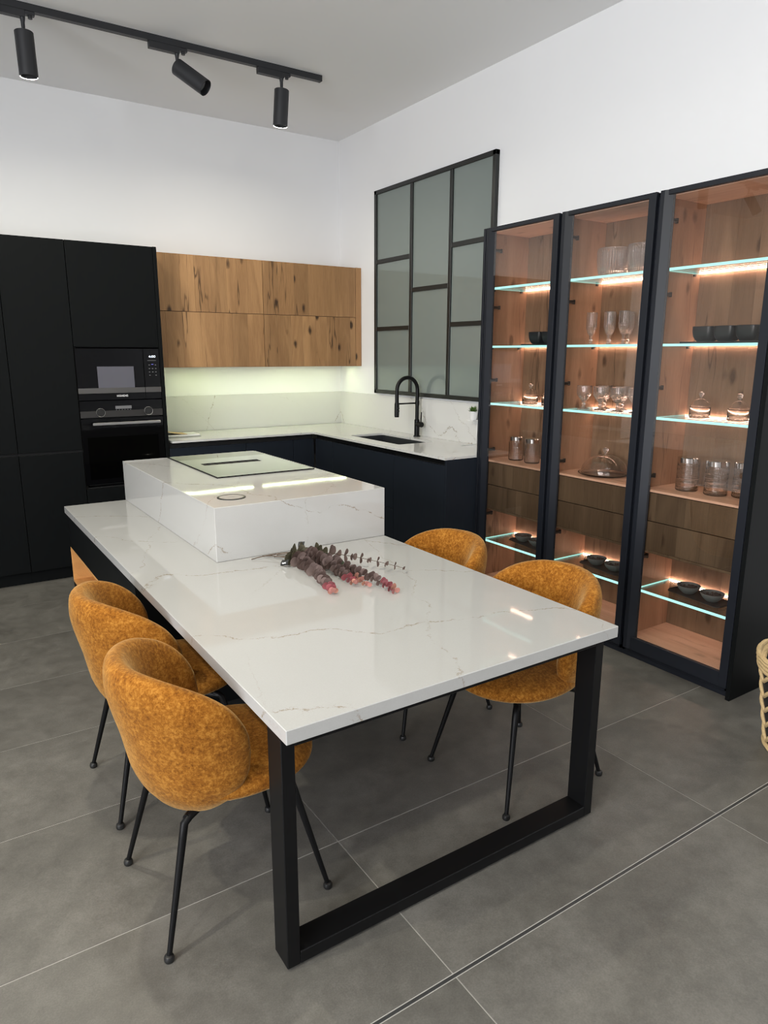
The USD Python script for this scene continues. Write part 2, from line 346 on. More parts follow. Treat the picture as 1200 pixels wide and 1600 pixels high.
plain('grey_ceramic', (0.17, 0.18, 0.18), 0.45)
plain('dark_ceramic', (0.018, 0.022, 0.026), 0.35)
plain('slate_tray', (0.045, 0.040, 0.040), 0.5)
plain('pebble', (0.10, 0.075, 0.07), 0.7)
plain('pale_wood', (0.62, 0.45, 0.22), 0.55)
plain('paper_white', (0.72, 0.72, 0.68), 0.7)
plain('cover_grey', (0.30, 0.31, 0.27), 0.6)
plain('black_plastic', (0.012, 0.012, 0.012), 0.4)
plain('clip_plastic', (0.55, 0.55, 0.52), 0.3)
mat('raffia', {'t': ('texture_coordinate', {}), 'n': ('noise_texture', dict(scale=140.0, detail=4.0)), 'm': ('mix', dict(color1=(0.40, 0.27, 0.12), color2=(0.66, 0.49, 0.26))), 'p': ('principled_bsdf', dict(roughness=0.8))},
    [('t.object', 'n.vector'), ('n.fac', 'm.fac'), ('m.color', 'p.base_color')])
plain('raffia_black', (0.012, 0.011, 0.011), 0.75)

# ------------------------------------------------------------------ the room
HC = 3.356
XL, YF = -7.0, -10.0
obj('ceiling', bx((XL - .1, YF - .1, HC), (.1, .1, HC + .12), 0), 'ceiling_paint', kind='structure', label='plain white ceiling carrying the black lamp track')
obj('wall_back', bx((XL, 0, -.05), (0.1, .1, HC), 0), 'white_paint', kind='structure', label='white wall behind the tall black units and oak wall cabinet')
obj('wall_right', bx((0, YF, -.05), (.1, 0, HC), 0), 'white_paint', kind='structure', label='white wall with the black-framed window and lit display cabinet')
obj('wall_front', bx((XL, YF - .1, -.05), (0, YF, HC), 0), 'white_paint', kind='structure', label='white wall behind the camera')
W0, W1, Z0, Z1 = -8.0, -4.4, .55, 2.95
obj('wall_left', cat([bx((XL - .1, YF, -.05), (XL, W0, HC), 0), bx((XL - .1, W1, -.05), (XL, .1, HC), 0), bx((XL - .1, W0, -.05), (XL, W1, Z0), 0), bx((XL - .1, W0, Z1), (XL, W1, HC), 0)]),
    'white_paint', smooth=False, kind='structure', label='white wall with the shop window, left of the room')
w = xf('window_2', kind='structure', label='wide shop window in the left wall letting daylight in')
obj('frame', cat([bx((XL - .08, W0, Z0), (XL - .02, W0 + .06, Z1)), bx((XL - .08, W1 - .06, Z0), (XL - .02, W1, Z1)), bx((XL - .08, W0, Z0), (XL - .02, W1, Z0 + .06)), bx((XL - .08, W0, Z1 - .06), (XL - .02, W1, Z1)),
                  bx((XL - .08, -6.23, Z0), (XL - .02, -6.17, Z1))]), 'window_frame', w)

# floor: a bed of grout and big rectangular tiles with thin joints
fl = xf('floor', kind='structure', label='grey concrete-look tile floor with pale joints')
obj('grout_bed', bx((XL, YF, -.06), (0, 0, -.0016), 0), 'grout', fl)
TX, TY, J = 1.1735, .597, .0035
xs = [-2.336 + TX * k for k in range(-4, 3)]
rows = [(-4.614 - TY * k, -4.614 - TY * (k - 1)) for k in range(1, 10)] + [(-4.602 + TY * k, -4.602 + TY * (k + 1)) for k in range(0, 8)]
for (y0, y1) in rows:
    y0, y1 = max(y0, YF), min(y1, 0)
    if y1 - y0 < .03: continue
    for k in range(len(xs)):
        x0, x1 = max(xs[k], XL), min(xs[k] + TX, 0)
        if x1 - x0 < .02: continue
        obj('tile', bx((x0 + J / 2, y0 + J / 2, -.012), (x1 - J / 2, y1 - J / 2, 0), .0006), 'floor_tile', fl)
obj('trim_1', bx((XL, -4.6125, -.012), (0, -4.6035, -.0004), .0004), 'floor_strip', kind='structure', label='thin dark expansion strip running across the tile floor')

# window on the right wall: slim black frame, grey-green glass in three columns
w = xf('window_1', kind='structure', label='tall black-framed grid of grey-green panes above the sink')
WY0, WY1, WZ0, WZ1 = -.627, -2.077, 1.231, 2.840
fx0, fx1, fwid = -.034, -.001, .030
obj('frame', cat([bx((fx0, WY1, WZ1 - fwid), (fx1, WY0, WZ1)), bx((fx0, WY1, WZ0), (fx1, WY0, WZ0 + fwid)), bx((fx0, WY0 - fwid, WZ0), (fx1, WY0, WZ1)), bx((fx0, WY1, WZ0), (fx1, WY1 + fwid, WZ1))]), 'window_frame', w)
cols = [WY0 - fwid, -1.127, -1.159, -1.605, -1.637, WY1 + fwid]
for a, b in ((-1.127, -1.159), (-1.605, -1.637)):
    obj('mullion', bx((fx0 + .002, b, WZ0 + fwid), (fx1, a, WZ1 - fwid)), 'window_frame', w)
cross = {0: [2.293, 1.760], 1: [2.040], 2: [2.310, 1.767]}
for c in range(3):
    a, b = cols[2 * c], cols[2 * c + 1]
    zz = [WZ1 - fwid] + sum([[z + .016, z - .016] for z in cross[c]], []) + [WZ0 + fwid]
    for z in cross[c]:
        obj('glazing_bar', bx((fx0 + .002, b, z - .016), (fx1, a, z + .016)), 'window_frame', w)
    for k in range(0, len(zz), 2):
        obj('pane', bx((-.020, b - .004, zz[k + 1] - .004), (-.012, a + .004, zz[k] + .004), .0004), 'window_glass', w)

# ------------------------------------------------------------------ tall black units on the back wall
def front(x0, x1, z0, z1, y=-.6, t=.02, m='black_laminate', name='door', parent=None, g=.0018, **kw):
    return obj(name, bx((x0 + g, y, z0 + g), (x1 - g, y + t, z1 - g), .0012), m, parent, **kw)

def case(parent, x0, x1, y0, y1, z0, z1, m, name='carcass'):
    return obj(name, bx((x0, y0, z0), (x1, y1, z1), .001), m, parent)

ZT = 2.276
TU = [(-4.005, -3.405), (-3.405, -2.805), (-2.805, -2.405)]
TL = ['tall black two-door unit beyond the left edge of the picture', 'tall black two-door unit cut by the left edge of the picture', 'narrow tall black unit directly left of the ovens']
for (x0, x1), lab in zip(TU, TL):
    t = xf('tall_cabinet', label=lab, cat='cabinet', group='tall black units')
    case(t, x0 + .0005, x1 - .0005, -.575, -.004, .088, ZT - .002, 'black_gap')
    front(x0, x1, .906, ZT, parent=t)
    front(x0, x1, .088, .889, parent=t)
    obj('plinth', bx((x0, -.56, 0), (x1, -.52, .088), .001), 'black_laminate', t)
x0, x1 = -2.405, -1.812
t = xf('oven_tower', label='tall black unit housing the microwave and oven', cat='cabinet', group='tall black units')
xp = -1.838
front(x0, xp, 1.597, ZT, parent=t)
front(x0, xp, .088, .625, parent=t)
obj('side_panel', bx((xp, -.602, 0), (x1, -.004, ZT), .0015), 'black_laminate', t)
obj('carcass', cat([bx((x0 + .001, -.575, .088), (x0 + .019, -.004, ZT - .002), .001), bx((x0 + .019, -.575, 1.595), (xp, -.004, ZT - .002), .001), bx((x0 + .019, -.575, .088), (xp, -.004, .63), .001),
                    bx((x0 + .019, -.05, .63), (xp, -.004, 1.595), .001)]), 'black_gap', t)
obj('plinth', bx((x0, -.56, 0), (xp, -.52, .088), .001), 'black_laminate', t)

# microwave
mw = xf('microwave', label='black glass built-in microwave with lit blue-white clock, above the oven', cat='microwave')
mx0, mx1, dv = x0 + .004, xp - .004, -1.953
obj('body', bx((mx0 + .02, -.585, 1.245), (mx1 - .02, -.06, 1.585), .002), 'black_gap', mw)
d = obj('door', bx((mx0, -.603, 1.240), (dv - .0015, -.586, 1.588), .001), 'black_glass', mw)
obj('window', bx((-2.268, -.6045, 1.322), (-2.024, -.6025, 1.467), .0004), 'microwave_window', d)
obj('trim_band', bx((mx0, -.6055, 1.286), (dv - .0015, -.6025, 1.322), .0005), 'band_steel', d)
tx = meshkit.text_mesh('SIEMENS', .0125, .0008, bold=True)
tx = move(tx, (-2.115 - tx.extents[0] / 2, -.6035, 1.260), rot(PI / 2, (1, 0, 0)))
obj('brand_lettering', tx, 'white_print', d, smooth=False)
cp = obj('control_panel', bx((dv + .0015, -.603, 1.240), (mx1, -.586, 1.588), .001), 'black_glass', mw)
obj('trim_band', bx((dv + .0015, -.6055, 1.286), (mx1, -.6025, 1.322), .0005), 'band_steel', cp)
tx = meshkit.text_mesh('4:00', .016, .0006, bold=True)
tx = move(tx, (-1.893 - tx.extents[0] / 2, -.6033, 1.527), rot(PI / 2, (1, 0, 0)))
obj('clock_display', tx, 'clock_glow', cp, smooth=False)
marks = [bx((-1.925, -.6036, 1.5055), (-1.866, -.6028, 1.5085), 0)]
for r, z in enumerate((1.476, 1.451, 1.427, 1.404)):
    for c, x in enumerate((-1.915, -1.893, -1.871)):
        if (r, c) in ((3, 1), (0, 1)): continue
        marks.append(bx((x - .005, -.6036, z - .0025), (x + .005, -.6028, z + .0025), 0))
obj('button_marks', cat(marks), 'grey_plastic', cp, smooth=False)
obj('start_mark', bx((-1.900, -.6036, 1.478), (-1.886, -.6028, 1.482), 0), 'blue_glow', cp)

# oven
ov = xf('oven', label='black glass built-in oven with two round knobs and bar handle', cat='oven')
obj('body', bx((mx0 + .02, -.585, .645), (mx1 - .02, -.06, 1.235), .002), 'black_gap', ov)
cp = obj('control_panel', bx((mx0, -.603, 1.118), (mx1, -.586, 1.234), .001), 'black_glass', ov)
obj('trim_band', bx((mx0, -.6055, 1.121), (mx1, -.6025, 1.166), .0005), 'dark_steel', cp)
obj('display', bx((-2.168, -.6045, 1.176), (-2.058, -.6025, 1.197), .0004), 'grey_plastic', cp)
obj('touch_marks', cat([bx((-2.165 + .019 * k, -.6062, 1.1685), (-2.158 + .019 * k, -.6025, 1.1715), 0) for k in range(6)]), 'grey_plastic', cp, smooth=False)
for kx in (-2.270, -1.945):
    k = lathe([(0, .0), (.0265, 0), (.0265, .014), (.0245, .0165), (.0, .0165)], 36)
    ring = lathe([(.0268, 0), (.0300, 0), (.0300, .0165), (.0285, .0180), (.0268, .0165)], 36)
    q = obj('knob', move(k, (kx, -.6025, 1.155), rot(PI / 2, (1, 0, 0))), 'black_plastic', cp)
    obj('knob_ring', move(ring, (kx, -.6025, 1.155), rot(PI / 2, (1, 0, 0))), 'steel', cp)
d = obj('door', bx((mx0, -.603, .655), (mx1, -.586, 1.112), .001), 'black_glass', ov)
obj('window', bx((-2.37, -.6038, .69), (-1.885, -.6028, .985), .0003), 'oven_window', d)
h = [bx((-2.335, -.652, 1.069), (-1.873, -.640, 1.089), .003), cyl((-2.31, -.641, 1.079), (-2.31, -.602, 1.079), .006), cyl((-1.90, -.641, 1.079), (-1.90, -.602, 1.079), .006)]
obj('handle', cat(h), 'steel', d, label='slim steel bar handle')

# ------------------------------------------------------------------ oak wall cabinet: four fronts of upright boards
wc = xf('wall_cabinet', label='knotty oak wall cabinet with four flap doors, lit underneath', cat='cabinet')
WZT, WZB, WZM = 2.276, 1.452, 1.864
obj('carcass', bx((-1.808, -.348, WZB), (-.003, -.003, WZT - .001), .001), 'oak_case', wc)
prng = random.Random(3)
def boards(a, b, wmin, wmax):
    cut = [a]
    while cut[-1] < b - wmax:
        cut.append(cut[-1] + prng.uniform(wmin, wmax))
    return cut + [b]
for (xa, xb) in ((-1.806, -.921), (-.921, -.060)):
    for (za, zb) in ((WZM, WZT), (WZB, WZM)):
        dr = xf('door', wc)
        cut = boards(xa + .0018, xb - .0018, .085, .15)
        for k in range(len(cut) - 1):
            obj('plank', bx((cut[k] + .0002, -.370 - prng.uniform(0, .0006), za + .0018), (cut[k + 1] - .0002, -.350, zb - .0018), .0005), 'oak_wild', dr)
obj('filler_panel', bx((-.058, -.370, WZB), (-.003, -.349, WZT), .0008), 'oak_wild', wc)
for n, (xa, xb) in enumerate(((-1.70, -.99), (-.915, -.07))):
    l = xf('led_strip', label=['left under-cabinet light strip above the back worktop', 'right under-cabinet light strip above the corner worktop'][n], cat='light strip', group='under-cabinet light strips')
    obj('profile', bx((xa, -.216, WZB - .0012), (xb, -.196, WZB - .0003), .0002), 'steel', l)
    obj('diffuser', bx((xa + .004, -.2095, WZB - .0016), (xb - .004, -.2025, WZB - .0012), 0), 'kitchen_led', l)

# ------------------------------------------------------------------ worktop, backsplash, base units
ZC, TC = .925, .015
DB, YE = .617, -2.3565
XC = -1.790
SX0, SX1, SY0, SY1 = -.482, -.168, -1.655, -.972
cp = Polygon([(XC, -.018), (-.002, -.018), (-.002, YE), (-DB, YE), (-DB, -DB), (XC, -DB)])
hole = sbox(SX0, SY0, SX1, SY1).buffer(-.012).buffer(.012)
obj('worktop', prism(cp.difference(hole), ZC - TC, ZC), 'quartz_counter', label='thin white veined quartz worktop wrapping the corner with sink cut-out', cat='worktop')
bs = xf('backsplash', label='low white veined quartz splash panel behind the worktop', cat='backsplash')
obj('panel', bx((XC, -.014, ZC), (-.002, -.001, 1.216), .001), 'quartz_counter', bs)
obj('panel', bx((-.014, -2.0, ZC), (-.001, -.0145, 1.216), .001), 'quartz_counter', bs)

def base_unit(label, x0, x1, y0, y1, fronts, axis, **kw):
    b = xf('base_cabinet', label=label, cat='cabinet', group='dark base units under the worktop')
    zt = ZC - TC
    if axis == 'y':                                               # front looks to -y
        case(b, x0 + .0005, x1 - .0005, -.575, -.004, .088, zt - .001, 'black_gap')
        obj('grip_channel', bx((x0, -.574, .875), (x1, -.570, zt - .001), .0005), 'black_metal', b)
        obj('plinth', bx((x0, -.55, 0), (x1, -.53, .088), .001), 'navy_laminate', b)
        for za, zb in fronts: front(x0, x1, za, zb, m='navy_laminate', parent=b, name='front')
    else:
        obj('carcass', bx((-.575, y0 + .0005, .088), (-.004, y1 - .0005, kw.get('top', zt - .001)), .001), 'black_gap', b)
        obj('grip_channel', bx((-.580, y0, .875), (-.570, y1, zt - .001), .0005), 'black_metal', b)
        obj('plinth', bx((-.55, y0, 0), (-.53, y1, .088), .001), 'navy_laminate', b)
        for za, zb in fronts:
            obj('front', bx((-.6, y0 + .0018, za + .0018), (-.58, y1 - .0018, zb - .0018), .0012), 'navy_laminate', b)
    return b
base_unit('dark base unit beside the oven tower under the back worktop', -1.81, -1.21, 0, 0, [(.088, .48), (.48, .872)], 'y')
base_unit('dark base unit in the middle of the back worktop', -1.21, -.80, 0, 0, [(.088, .872)], 'y')
base_unit('narrow dark base unit at the inner corner of the back worktop', -.80, -.61, 0, 0, [(.088, .872)], 'y')
base_unit('narrow dark corner filler unit left of the sink unit', 0, 0, -.893, -.605, [(.088, .872)], 'x')
s = base_unit('dark two-drawer base unit under the black sink', 0, 0, -1.763, -.893, [(.088, .485), (.485, .872)], 'x', top=.70)
s = base_unit('dark full-door base unit at the free end of the worktop', 0, 0, -2.336, -1.763, [(.088, .872)], 'x')
obj('end_panel', bx((-.602, -2.3555, 0), (-.003, -2.3365, ZC - TC - .0005), .001), 'navy_laminate', s)

# sink and tap
sk = xf('sink', label='black rectangular undermounted sink set in the white worktop', cat='sink')
zb, zt = .725, ZC - TC - .0008
t_ = .008
obj('bowl', cat([bx((SX0 - t_, SY0 - t_, zb), (SX0 + .001, SY1 + t_, zt)), bx((SX1 - .001, SY0 - t_, zb), (SX1 + t_, SY1 + t_, zt)), bx((SX0, SY0 - t_, zb), (SX1, SY0 + .001, zt)), bx((SX0, SY1 - .001, zb), (SX1, SY1 + t_, zt)),
                 bx((SX0 - t_, SY0 - t_, zb - t_), (SX1 + t_, SY1 + t_, zb))]), 'sink_black', sk)
obj('drain', lathe([(0, 0), (.044, 0), (.046, .002), (.040, .004), (.034, .0025), (0, .0025)], 32).apply_translation(((SX0 + SX1) / 2, -1.31, zb + .0003)), 'steel', sk)
obj('overflow', bx((SX1 - .006, -1.575, .868), (SX1 - .0012, -1.525, .893), .001), 'chrome', sk, label='chrome overflow slot')
fy, fx = -1.313, -.075
fa = xf('faucet', label='tall black spring-arch kitchen faucet with side lever behind the sink', cat='faucet')
obj('base', lathe([(0, 0), (.027, 0), (.027, .006), (.0205, .009), (.0205, .128), (.017, .134), (0, .134)], 32).apply_translation((fx, fy, ZC)), 'faucet_black', fa)
R_ = .096
neck = [(fx, fy, 1.05), (fx, fy, 1.15), (fx, fy, 1.22)] + arc((fx - R_, fy, 1.285), R_, 0, PI, 25, (1, 0, 0), (0, 0, 1)) + [(fx - 2 * R_, fy, 1.24), (fx - 2 * R_, fy, 1.19)]
obj('neck', tube(neck, [.0145] * len(neck), 20), 'faucet_black', fa)
obj('spray_head', lathe([(0, -.10), (.017, -.10), (.0185, -.085), (.0185, .0), (.0145, .012), (0, .012)], 24).apply_translation((fx - 2 * R_, fy, 1.185)), 'faucet_black', fa)
obj('spray_button', cat([bx((fx - 2 * R_ - .008, fy - .026, 1.125 + .022 * k), (fx - 2 * R_ + .008, fy - .017, 1.137 + .022 * k), .002) for k in range(2)]), 'faucet_black', fa)
obj('support_arm', cat([cyl((fx, fy, 1.185), (fx - 2 * R_ + .01, fy, 1.185), .0055), cyl((fx, fy, 1.168), (fx, fy, 1.202), .0165)]), 'faucet_black', fa)
obj('valve', cyl((fx, fy, 1.022), (fx, fy - .062, 1.022), .0205, 28), 'faucet_black', fa)
obj('lever', tube([(fx, fy - .050, 1.03), (fx, fy - .053, 1.06), (fx, fy - .058, 1.118)], [.0055, .0048, .0045], 10), 'faucet_black', fa)

# little plant on the wall and things on the worktop
pt = xf('potted_plant', loc=(-.05, -1.955, 1.105), label='small green plant in a white pot on a wall bracket beside the window', cat='plant')
obj('pot', lathe([(0, 0), (.024, 0), (.031, .058), (.0325, .060), (.0285, .060), (.0265, .052), (0, .052)], 28), 'white_ceramic', pt)
obj('bracket', cat([bx((-.035, -.035, -.006), (.034, .035, -.0005), .001), bx((.030, -.035, -.03), (.0355, .035, -.0005), .001)]), 'white_ceramic', pt)
lv = []
for k in range(70):
    a, e = rng.uniform(0, 2 * PI), rng.uniform(.2, 1.35)
    L = rng.uniform(.03, .062)
    dv_ = np.array([math.cos(a) * math.cos(e), math.sin(a) * math.cos(e), math.sin(e)])
    sd = np.cross(dv_, [0, 0, 1]); sd /= np.linalg.norm(sd)
    o_ = np.array([rng.uniform(-.014, .014), rng.uniform(-.014, .014), .052])
    wv = .0045
    v = np.array([o_, o_ + dv_ * L * .5 + sd * wv, o_ + dv_ * L + np.array([0, 0, -.008]), o_ + dv_ * L * .5 - sd * wv, o_ + dv_ * L * .5 + np.cross(sd, dv_) * .002])
    v[:, 0] = np.minimum(v[:, 0], .010)
    lv.append(trimesh.Trimesh(v, [[0, 1, 4], [1, 2, 4], [2, 3, 4], [3, 0, 4]], process=False))
obj('foliage', cat(lv), 'plant_green', pt, smooth=False, kind='stuff')
ca = tube([(-.0175, -1.955, 1.10), (-.0175, -1.957, 1.02), (-.020, -1.956, .935), (-.030, -1.953, .9285), (-.09, -1.945, .9285), (-.15, -1.95, .9285)], .003, 8)
obj('power_cable', ca, 'white_ceramic', label='thin white cable hanging from the plant bracket to the worktop', cat='cable')
bk = xf('open_book', loc=(-1.645, -.33, ZC), label='grey-white open book with curled tan pages lying by the oven tower', cat='book')
obj('cover', bx((-.130, -.085, 0), (.145, .09, .006), .001), 'cover_grey', bk)
obj('page_block', bx((-.120, -.080, .006), (.138, .085, .020), .003), 'paper_white', bk)
cv = []
for k in range(13):
    u = k / 12
    cv.append((-.128 + .17 * u, .022 + .030 * (1 - u) ** 2.2 + .003 * math.sin(PI * u)))
poly = Polygon(cv + [(x, z - .0025) for x, z in cv[::-1]])
pg = trimesh.creation.extrude_polygon(poly, .15, engine='earcut'); pg.apply_transform(rot(PI / 2, (1, 0, 0))); pg.apply_translation((0, .085, 0))
obj('curled_page', pg, 'pale_wood', bk)

# ------------------------------------------------------------------ island: table, base, raised block, hob
XLt, XRt, YFt, YBt, ZT1, TT = -2.697, -1.530, -4.414, -1.538, .7124, .0385
tb = xf('island_table', label='long white quartz island table with black steel loop leg', cat='table')
obj('tabletop', bx((XLt, YFt, ZT1 - TT), (XRt, YBt, ZT1), .002), 'quartz_table', tb)
zf = .0087; tw, td, yg = .037, .0775, -4.368
gl, gr_ = XLt + .006, XRt - .006
lg = xf('loop_leg', tb)
obj('upright', bx((gl, yg, zf), (gl + tw, yg + td, ZT1 - TT - .001), .002), 'black_metal', lg)
obj('upright', bx((gr_ - tw, yg, zf), (gr_, yg + td, ZT1 - TT - .001), .002), 'black_metal', lg)
obj('floor_bar', bx((gl + tw, yg, zf), (gr_ - tw, yg + td, zf + tw), .002), 'black_metal', lg)
obj('top_bar', bx((gl + tw, yg, ZT1 - TT - .001 - tw), (gr_ - tw, yg + td, ZT1 - TT - .001), .002), 'black_metal', lg)
for x in (gl + .018, gr_ - .018):
    obj('glide', lathe([(0, 0), (.013, 0), (.013, zf), (0, zf)], 20).apply_translation((x, yg + td / 2, 0)), 'black_plastic', lg)
ib = xf('island_cabinet', label='black island base with an open oak niche under the table top', cat='cabinet')
bx0, bx1, by0, by1 = -2.686, -1.545, -3.02, -1.555
zn0, zn1 = .272, .478
nx = bx0 + .26
ny0 = -2.62
zbt = ZT1 - TT - .001
obj('body', cat([bx((nx, by0, .06), (bx1, by1, zbt), .001), bx((bx0, by0, zn1), (nx, by1, zbt), .001), bx((bx0, by0, .06), (nx, by1, zn0), .001), bx((bx0, by0, zn0), (nx, ny0, zn1), .001)]), 'black_laminate', ib)
nt = .012
nb = xf('niche', ib)
obj('back', bx((nx - nt, ny0 + nt, zn0 + nt), (nx - .0005, by1 - nt, zn1 - nt), 0), 'oak_niche', nb)
obj('shelf_board', bx((bx0 - .001, ny0, zn0 + .0005), (nx - .0005, by1, zn0 + nt), .0008), 'oak_niche', nb)
obj('top_board', bx((bx0 - .001, ny0, zn1 - nt), (nx - .0005, by1, zn1 - .0005), .0008), 'oak_niche', nb)
obj('side_board', bx((bx0 - .001, by1 - nt, zn0 + nt), (nx - .0005, by1 + .0005, zn1 - nt), .0008), 'oak_niche', nb)
obj('side_board', bx((bx0 - .001, ny0 + .0005, zn0 + nt), (nx - .0005, ny0 + nt, zn1 - nt), .0008), 'oak_niche', nb)
obj('plinth', bx((bx0 + .05, by0 + .05, 0), (bx1 - .05, by1 - .05, .06), .001), 'black_gap', ib)
XB, YK, YO, ZB = -2.361, -3.058, -1.541, .944
bl = xf('raised_block', label='raised white quartz block on the island carrying the hob', cat='counter block')
obj('shell', bx((XB, YK, ZT1 + .0005), (XRt - .0005, YO, ZB), .0018), 'quartz_block', bl)
hb = xf('induction_hob', label='black mirror-glass induction hob with central extractor slot', cat='hob')
hx0, hx1, hy0, hy1, hz = -2.102, -1.560, -2.398, -1.570, ZB + .006
vx0, vx1, vy0, vy1 = -2.03, -1.69, -2.005, -1.930
pl = sbox(hx0, hy0, hx1, hy1).difference(sbox(vx0, vy0, vx1, vy1))
obj('glass_plate', prism(pl, ZB + .0012, hz), 'hob_glass', hb)
obj('extractor_slot', cat([bx((vx0 + .001, vy0 + .001, ZB + .0005), (vx1 - .001, vy1 - .001, ZB + .0015), 0), bx((vx0 + .03, vy0 + .012, ZB + .0015), (vx1 - .03, vy1 - .012, ZB + .004), .001)]), 'black_gap', hb)
obj('edge_trim', cat([bx((hx0 - .0045, hy0 - .0045, ZB + .0002), (hx1 + .0045, hy1 + .0045, ZB + .0010), 0), prism(sbox(hx0 - .0045, hy0 - .0045, hx1 + .0045, hy1 + .0045).difference(sbox(hx0 - .0002, hy0 - .0002, hx1 + .0002, hy1 + .0002)), ZB + .001, hz - .0006)]), 'black_gap', hb, smooth=False)
ps = xf('popup_socket', loc=(-2.221, -2.888, ZB), label='round flush popup power socket in the block top', cat='socket')
obj('rim', lathe([(.052, 0), (.062, 0), (.062, .002), (.058, .003), (.052, .003)], 48), 'black_plastic', ps)
obj('cap', lathe([(0, .0), (.0515, 0), (.0515, .0022), (0, .0022)], 48), 'quartz_block', ps)
obj('cap_mark', bx((-.014, -.003, .0022), (.014, .001, .0025), 0), 'grey_plastic', ps)

# ------------------------------------------------------------------ orange velvet tub chairs
def chair_shell():
    TH, NT, NP = math.radians(93), 81, 48
    th = np.linspace(-TH, TH, NT)
    ph = np.arange(NP) * 2 * PI / NP
    sp = lambda c, n: np.sign(c) * np.abs(c) ** (2.0 / n)
    V = []
    rz = lambda z: np.interp(z, [.33, .36, .40, .46, .52, .62, .70, .78], [.150, .172, .190, .202, .209, .223, .234, .240])
    for t in th:
        a = abs(t) / TH
        e = max(0.0, 1 - a ** 4.5) ** .5
        zt_ = .772 - .070 * a ** 2.5
        zb_ = .335 + .020 * a ** 2
        zc_, h_ = (zt_ + zb_) / 2, (zt_ - zb_) * max(e, .02)
        T = .086 * max(e, .05) ** .55
        b = zc_ + sp(np.sin(ph), 3.2) * h_ / 2
        r = rz(b) + sp(np.cos(ph), 2.6) * T / 2 * np.interp(b, [.33, .45, .7], [.80, .95, 1.0])
        kx = np.interp(b, [.38, .75], [1.0, 1.10])
        V.append(np.stack([-np.cos(t) * r * kx, np.sin(t) * r, b], -1))
    V = np.array(V).reshape(-1, 3)
    f = []
    for i in range(NT - 1):
        for j in range(NP):
            a0, a1, b0, b1 = i * NP + j, i * NP + (j + 1) % NP, (i + 1) * NP + j, (i + 1) * NP + (j + 1) % NP
            f += [[a0, a1, b1], [a0, b1, b0]]
    c0, c1 = V[:NP].mean(0), V[-NP:].mean(0)
    V = np.vstack([V, c0, c1])
    for j in range(NP):
        f += [[len(V) - 2, (j + 1) % NP, j], [len(V) - 1, (NT - 1) * NP + j, (NT - 1) * NP + (j + 1) % NP]]
    m = trimesh.Trimesh(V, f, process=False)
    trimesh.repair.fix_normals(m)
    m.vertices[:, 0] *= 1.0
    nz = meshkit.fbm(m.vertices * 9.0, 2, 3) - .5
    m.vertices += m.vertex_normals * (nz * .006)[:, None]
    return m

def chair_seat():
    nu, nv = 72, 36
    u = np.arange(nu) * 2 * PI / nu
    v = np.linspace(-PI / 2, PI / 2, nv)
    sp = lambda c, n: np.sign(c) * np.abs(c) ** (2.0 / n)
    X = .040 + .232 * sp(np.cos(u), 2.3)[None] * sp(np.cos(v), 3.0)[:, None]
    Y = .232 * sp(np.sin(u), 2.3)[None] * sp(np.cos(v), 3.0)[:, None]
    Y = Y * (1 - .10 * np.clip(X / .27, 0, 1) ** 2)
    Z = .420 + .044 * sp(np.sin(v), 2.3)[:, None] * np.ones((1, nu))
    Z = Z + .014 * (1 - np.clip((np.hypot((X - .03) / .26, Y / .26)), 0, 1) ** 2) * (Z > .42)
    V = np.stack([X, Y, Z], -1).reshape(-1, 3)
    f = []
    for i in range(nv - 1):
        for j in range(nu):
            a0, a1, b0, b1 = i * nu + j, i * nu + (j + 1) % nu, (i + 1) * nu + j, (i + 1) * nu + (j + 1) % nu
            f += [[a0, a1, b1], [a0, b1, b0]]
    m = trimesh.Trimesh(V, f, process=False); m.merge_vertices(); m.update_faces(m.nondegenerate_faces())
    trimesh.repair.fix_normals(m)
    return m

def chair_leg(sx, sy):
    top = np.array([sx * .125 + .01, sy * .135, .358])
    kn = np.array([sx * .158, sy * .155, .343])
    ft = np.array([sx * .237, sy * .213, .012])
    p = [top] + [kn + (ft - kn) * k for k in np.linspace(0.0, 1, 10)]
    p = [top, top * .4 + kn * .6 + [0, 0, .004]] + p[1:]
    r = [.0105, .011] + list(np.linspace(.0112, .0070, 10))
    return tube(p, r, 14)

def make_chair(loc, rotz, label):
    t = xf('dining_chair', loc=loc, rotz=rotz, label=label, cat='chair', group='orange velvet tub chairs at the island table')
    obj('backrest', chair_shell(), 'velvet', t, smooth=True)
    obj('seat', chair_seat(), 'velvet', t, smooth=True)
    for sx in (-1, 1):
        for sy in (-1, 1):
            l = obj('leg', chair_leg(sx, sy), 'black_metal', t)
            obj('foot', lathe([(0, 0), (.0115, 0), (.0135, .004), (.0138, .011), (.0115, .017), (.007, .0195), (0, .0195)], 20).apply_translation((sx * .237, sy * .213, 0)), 'black_plastic', l)
    obj('leg_frame', cat([tube([(sx * .15, -.15, .352), (-sx * .15, .15, .352)], .011, 10) for sx in (-1, 1)]), 'black_metal', t)
    return t
ch = make_chair((-2.698, -3.950, 0), 0.0, 'orange velvet tub chair nearest the camera, left of the table')
dup(ch, 'dining_chair', (-2.678, -3.335, 0), 0.0, 'orange velvet tub chair by the island niche, behind the nearest chair')
dup(ch, 'dining_chair', (-1.560, -4.010, 0), PI, 'orange velvet tub chair on the display-cabinet side, beside the right table leg')
dup(ch, 'dining_chair', (-1.566, -3.400, 0), PI, 'orange velvet tub chair on the far right side, mostly hidden behind the table top')

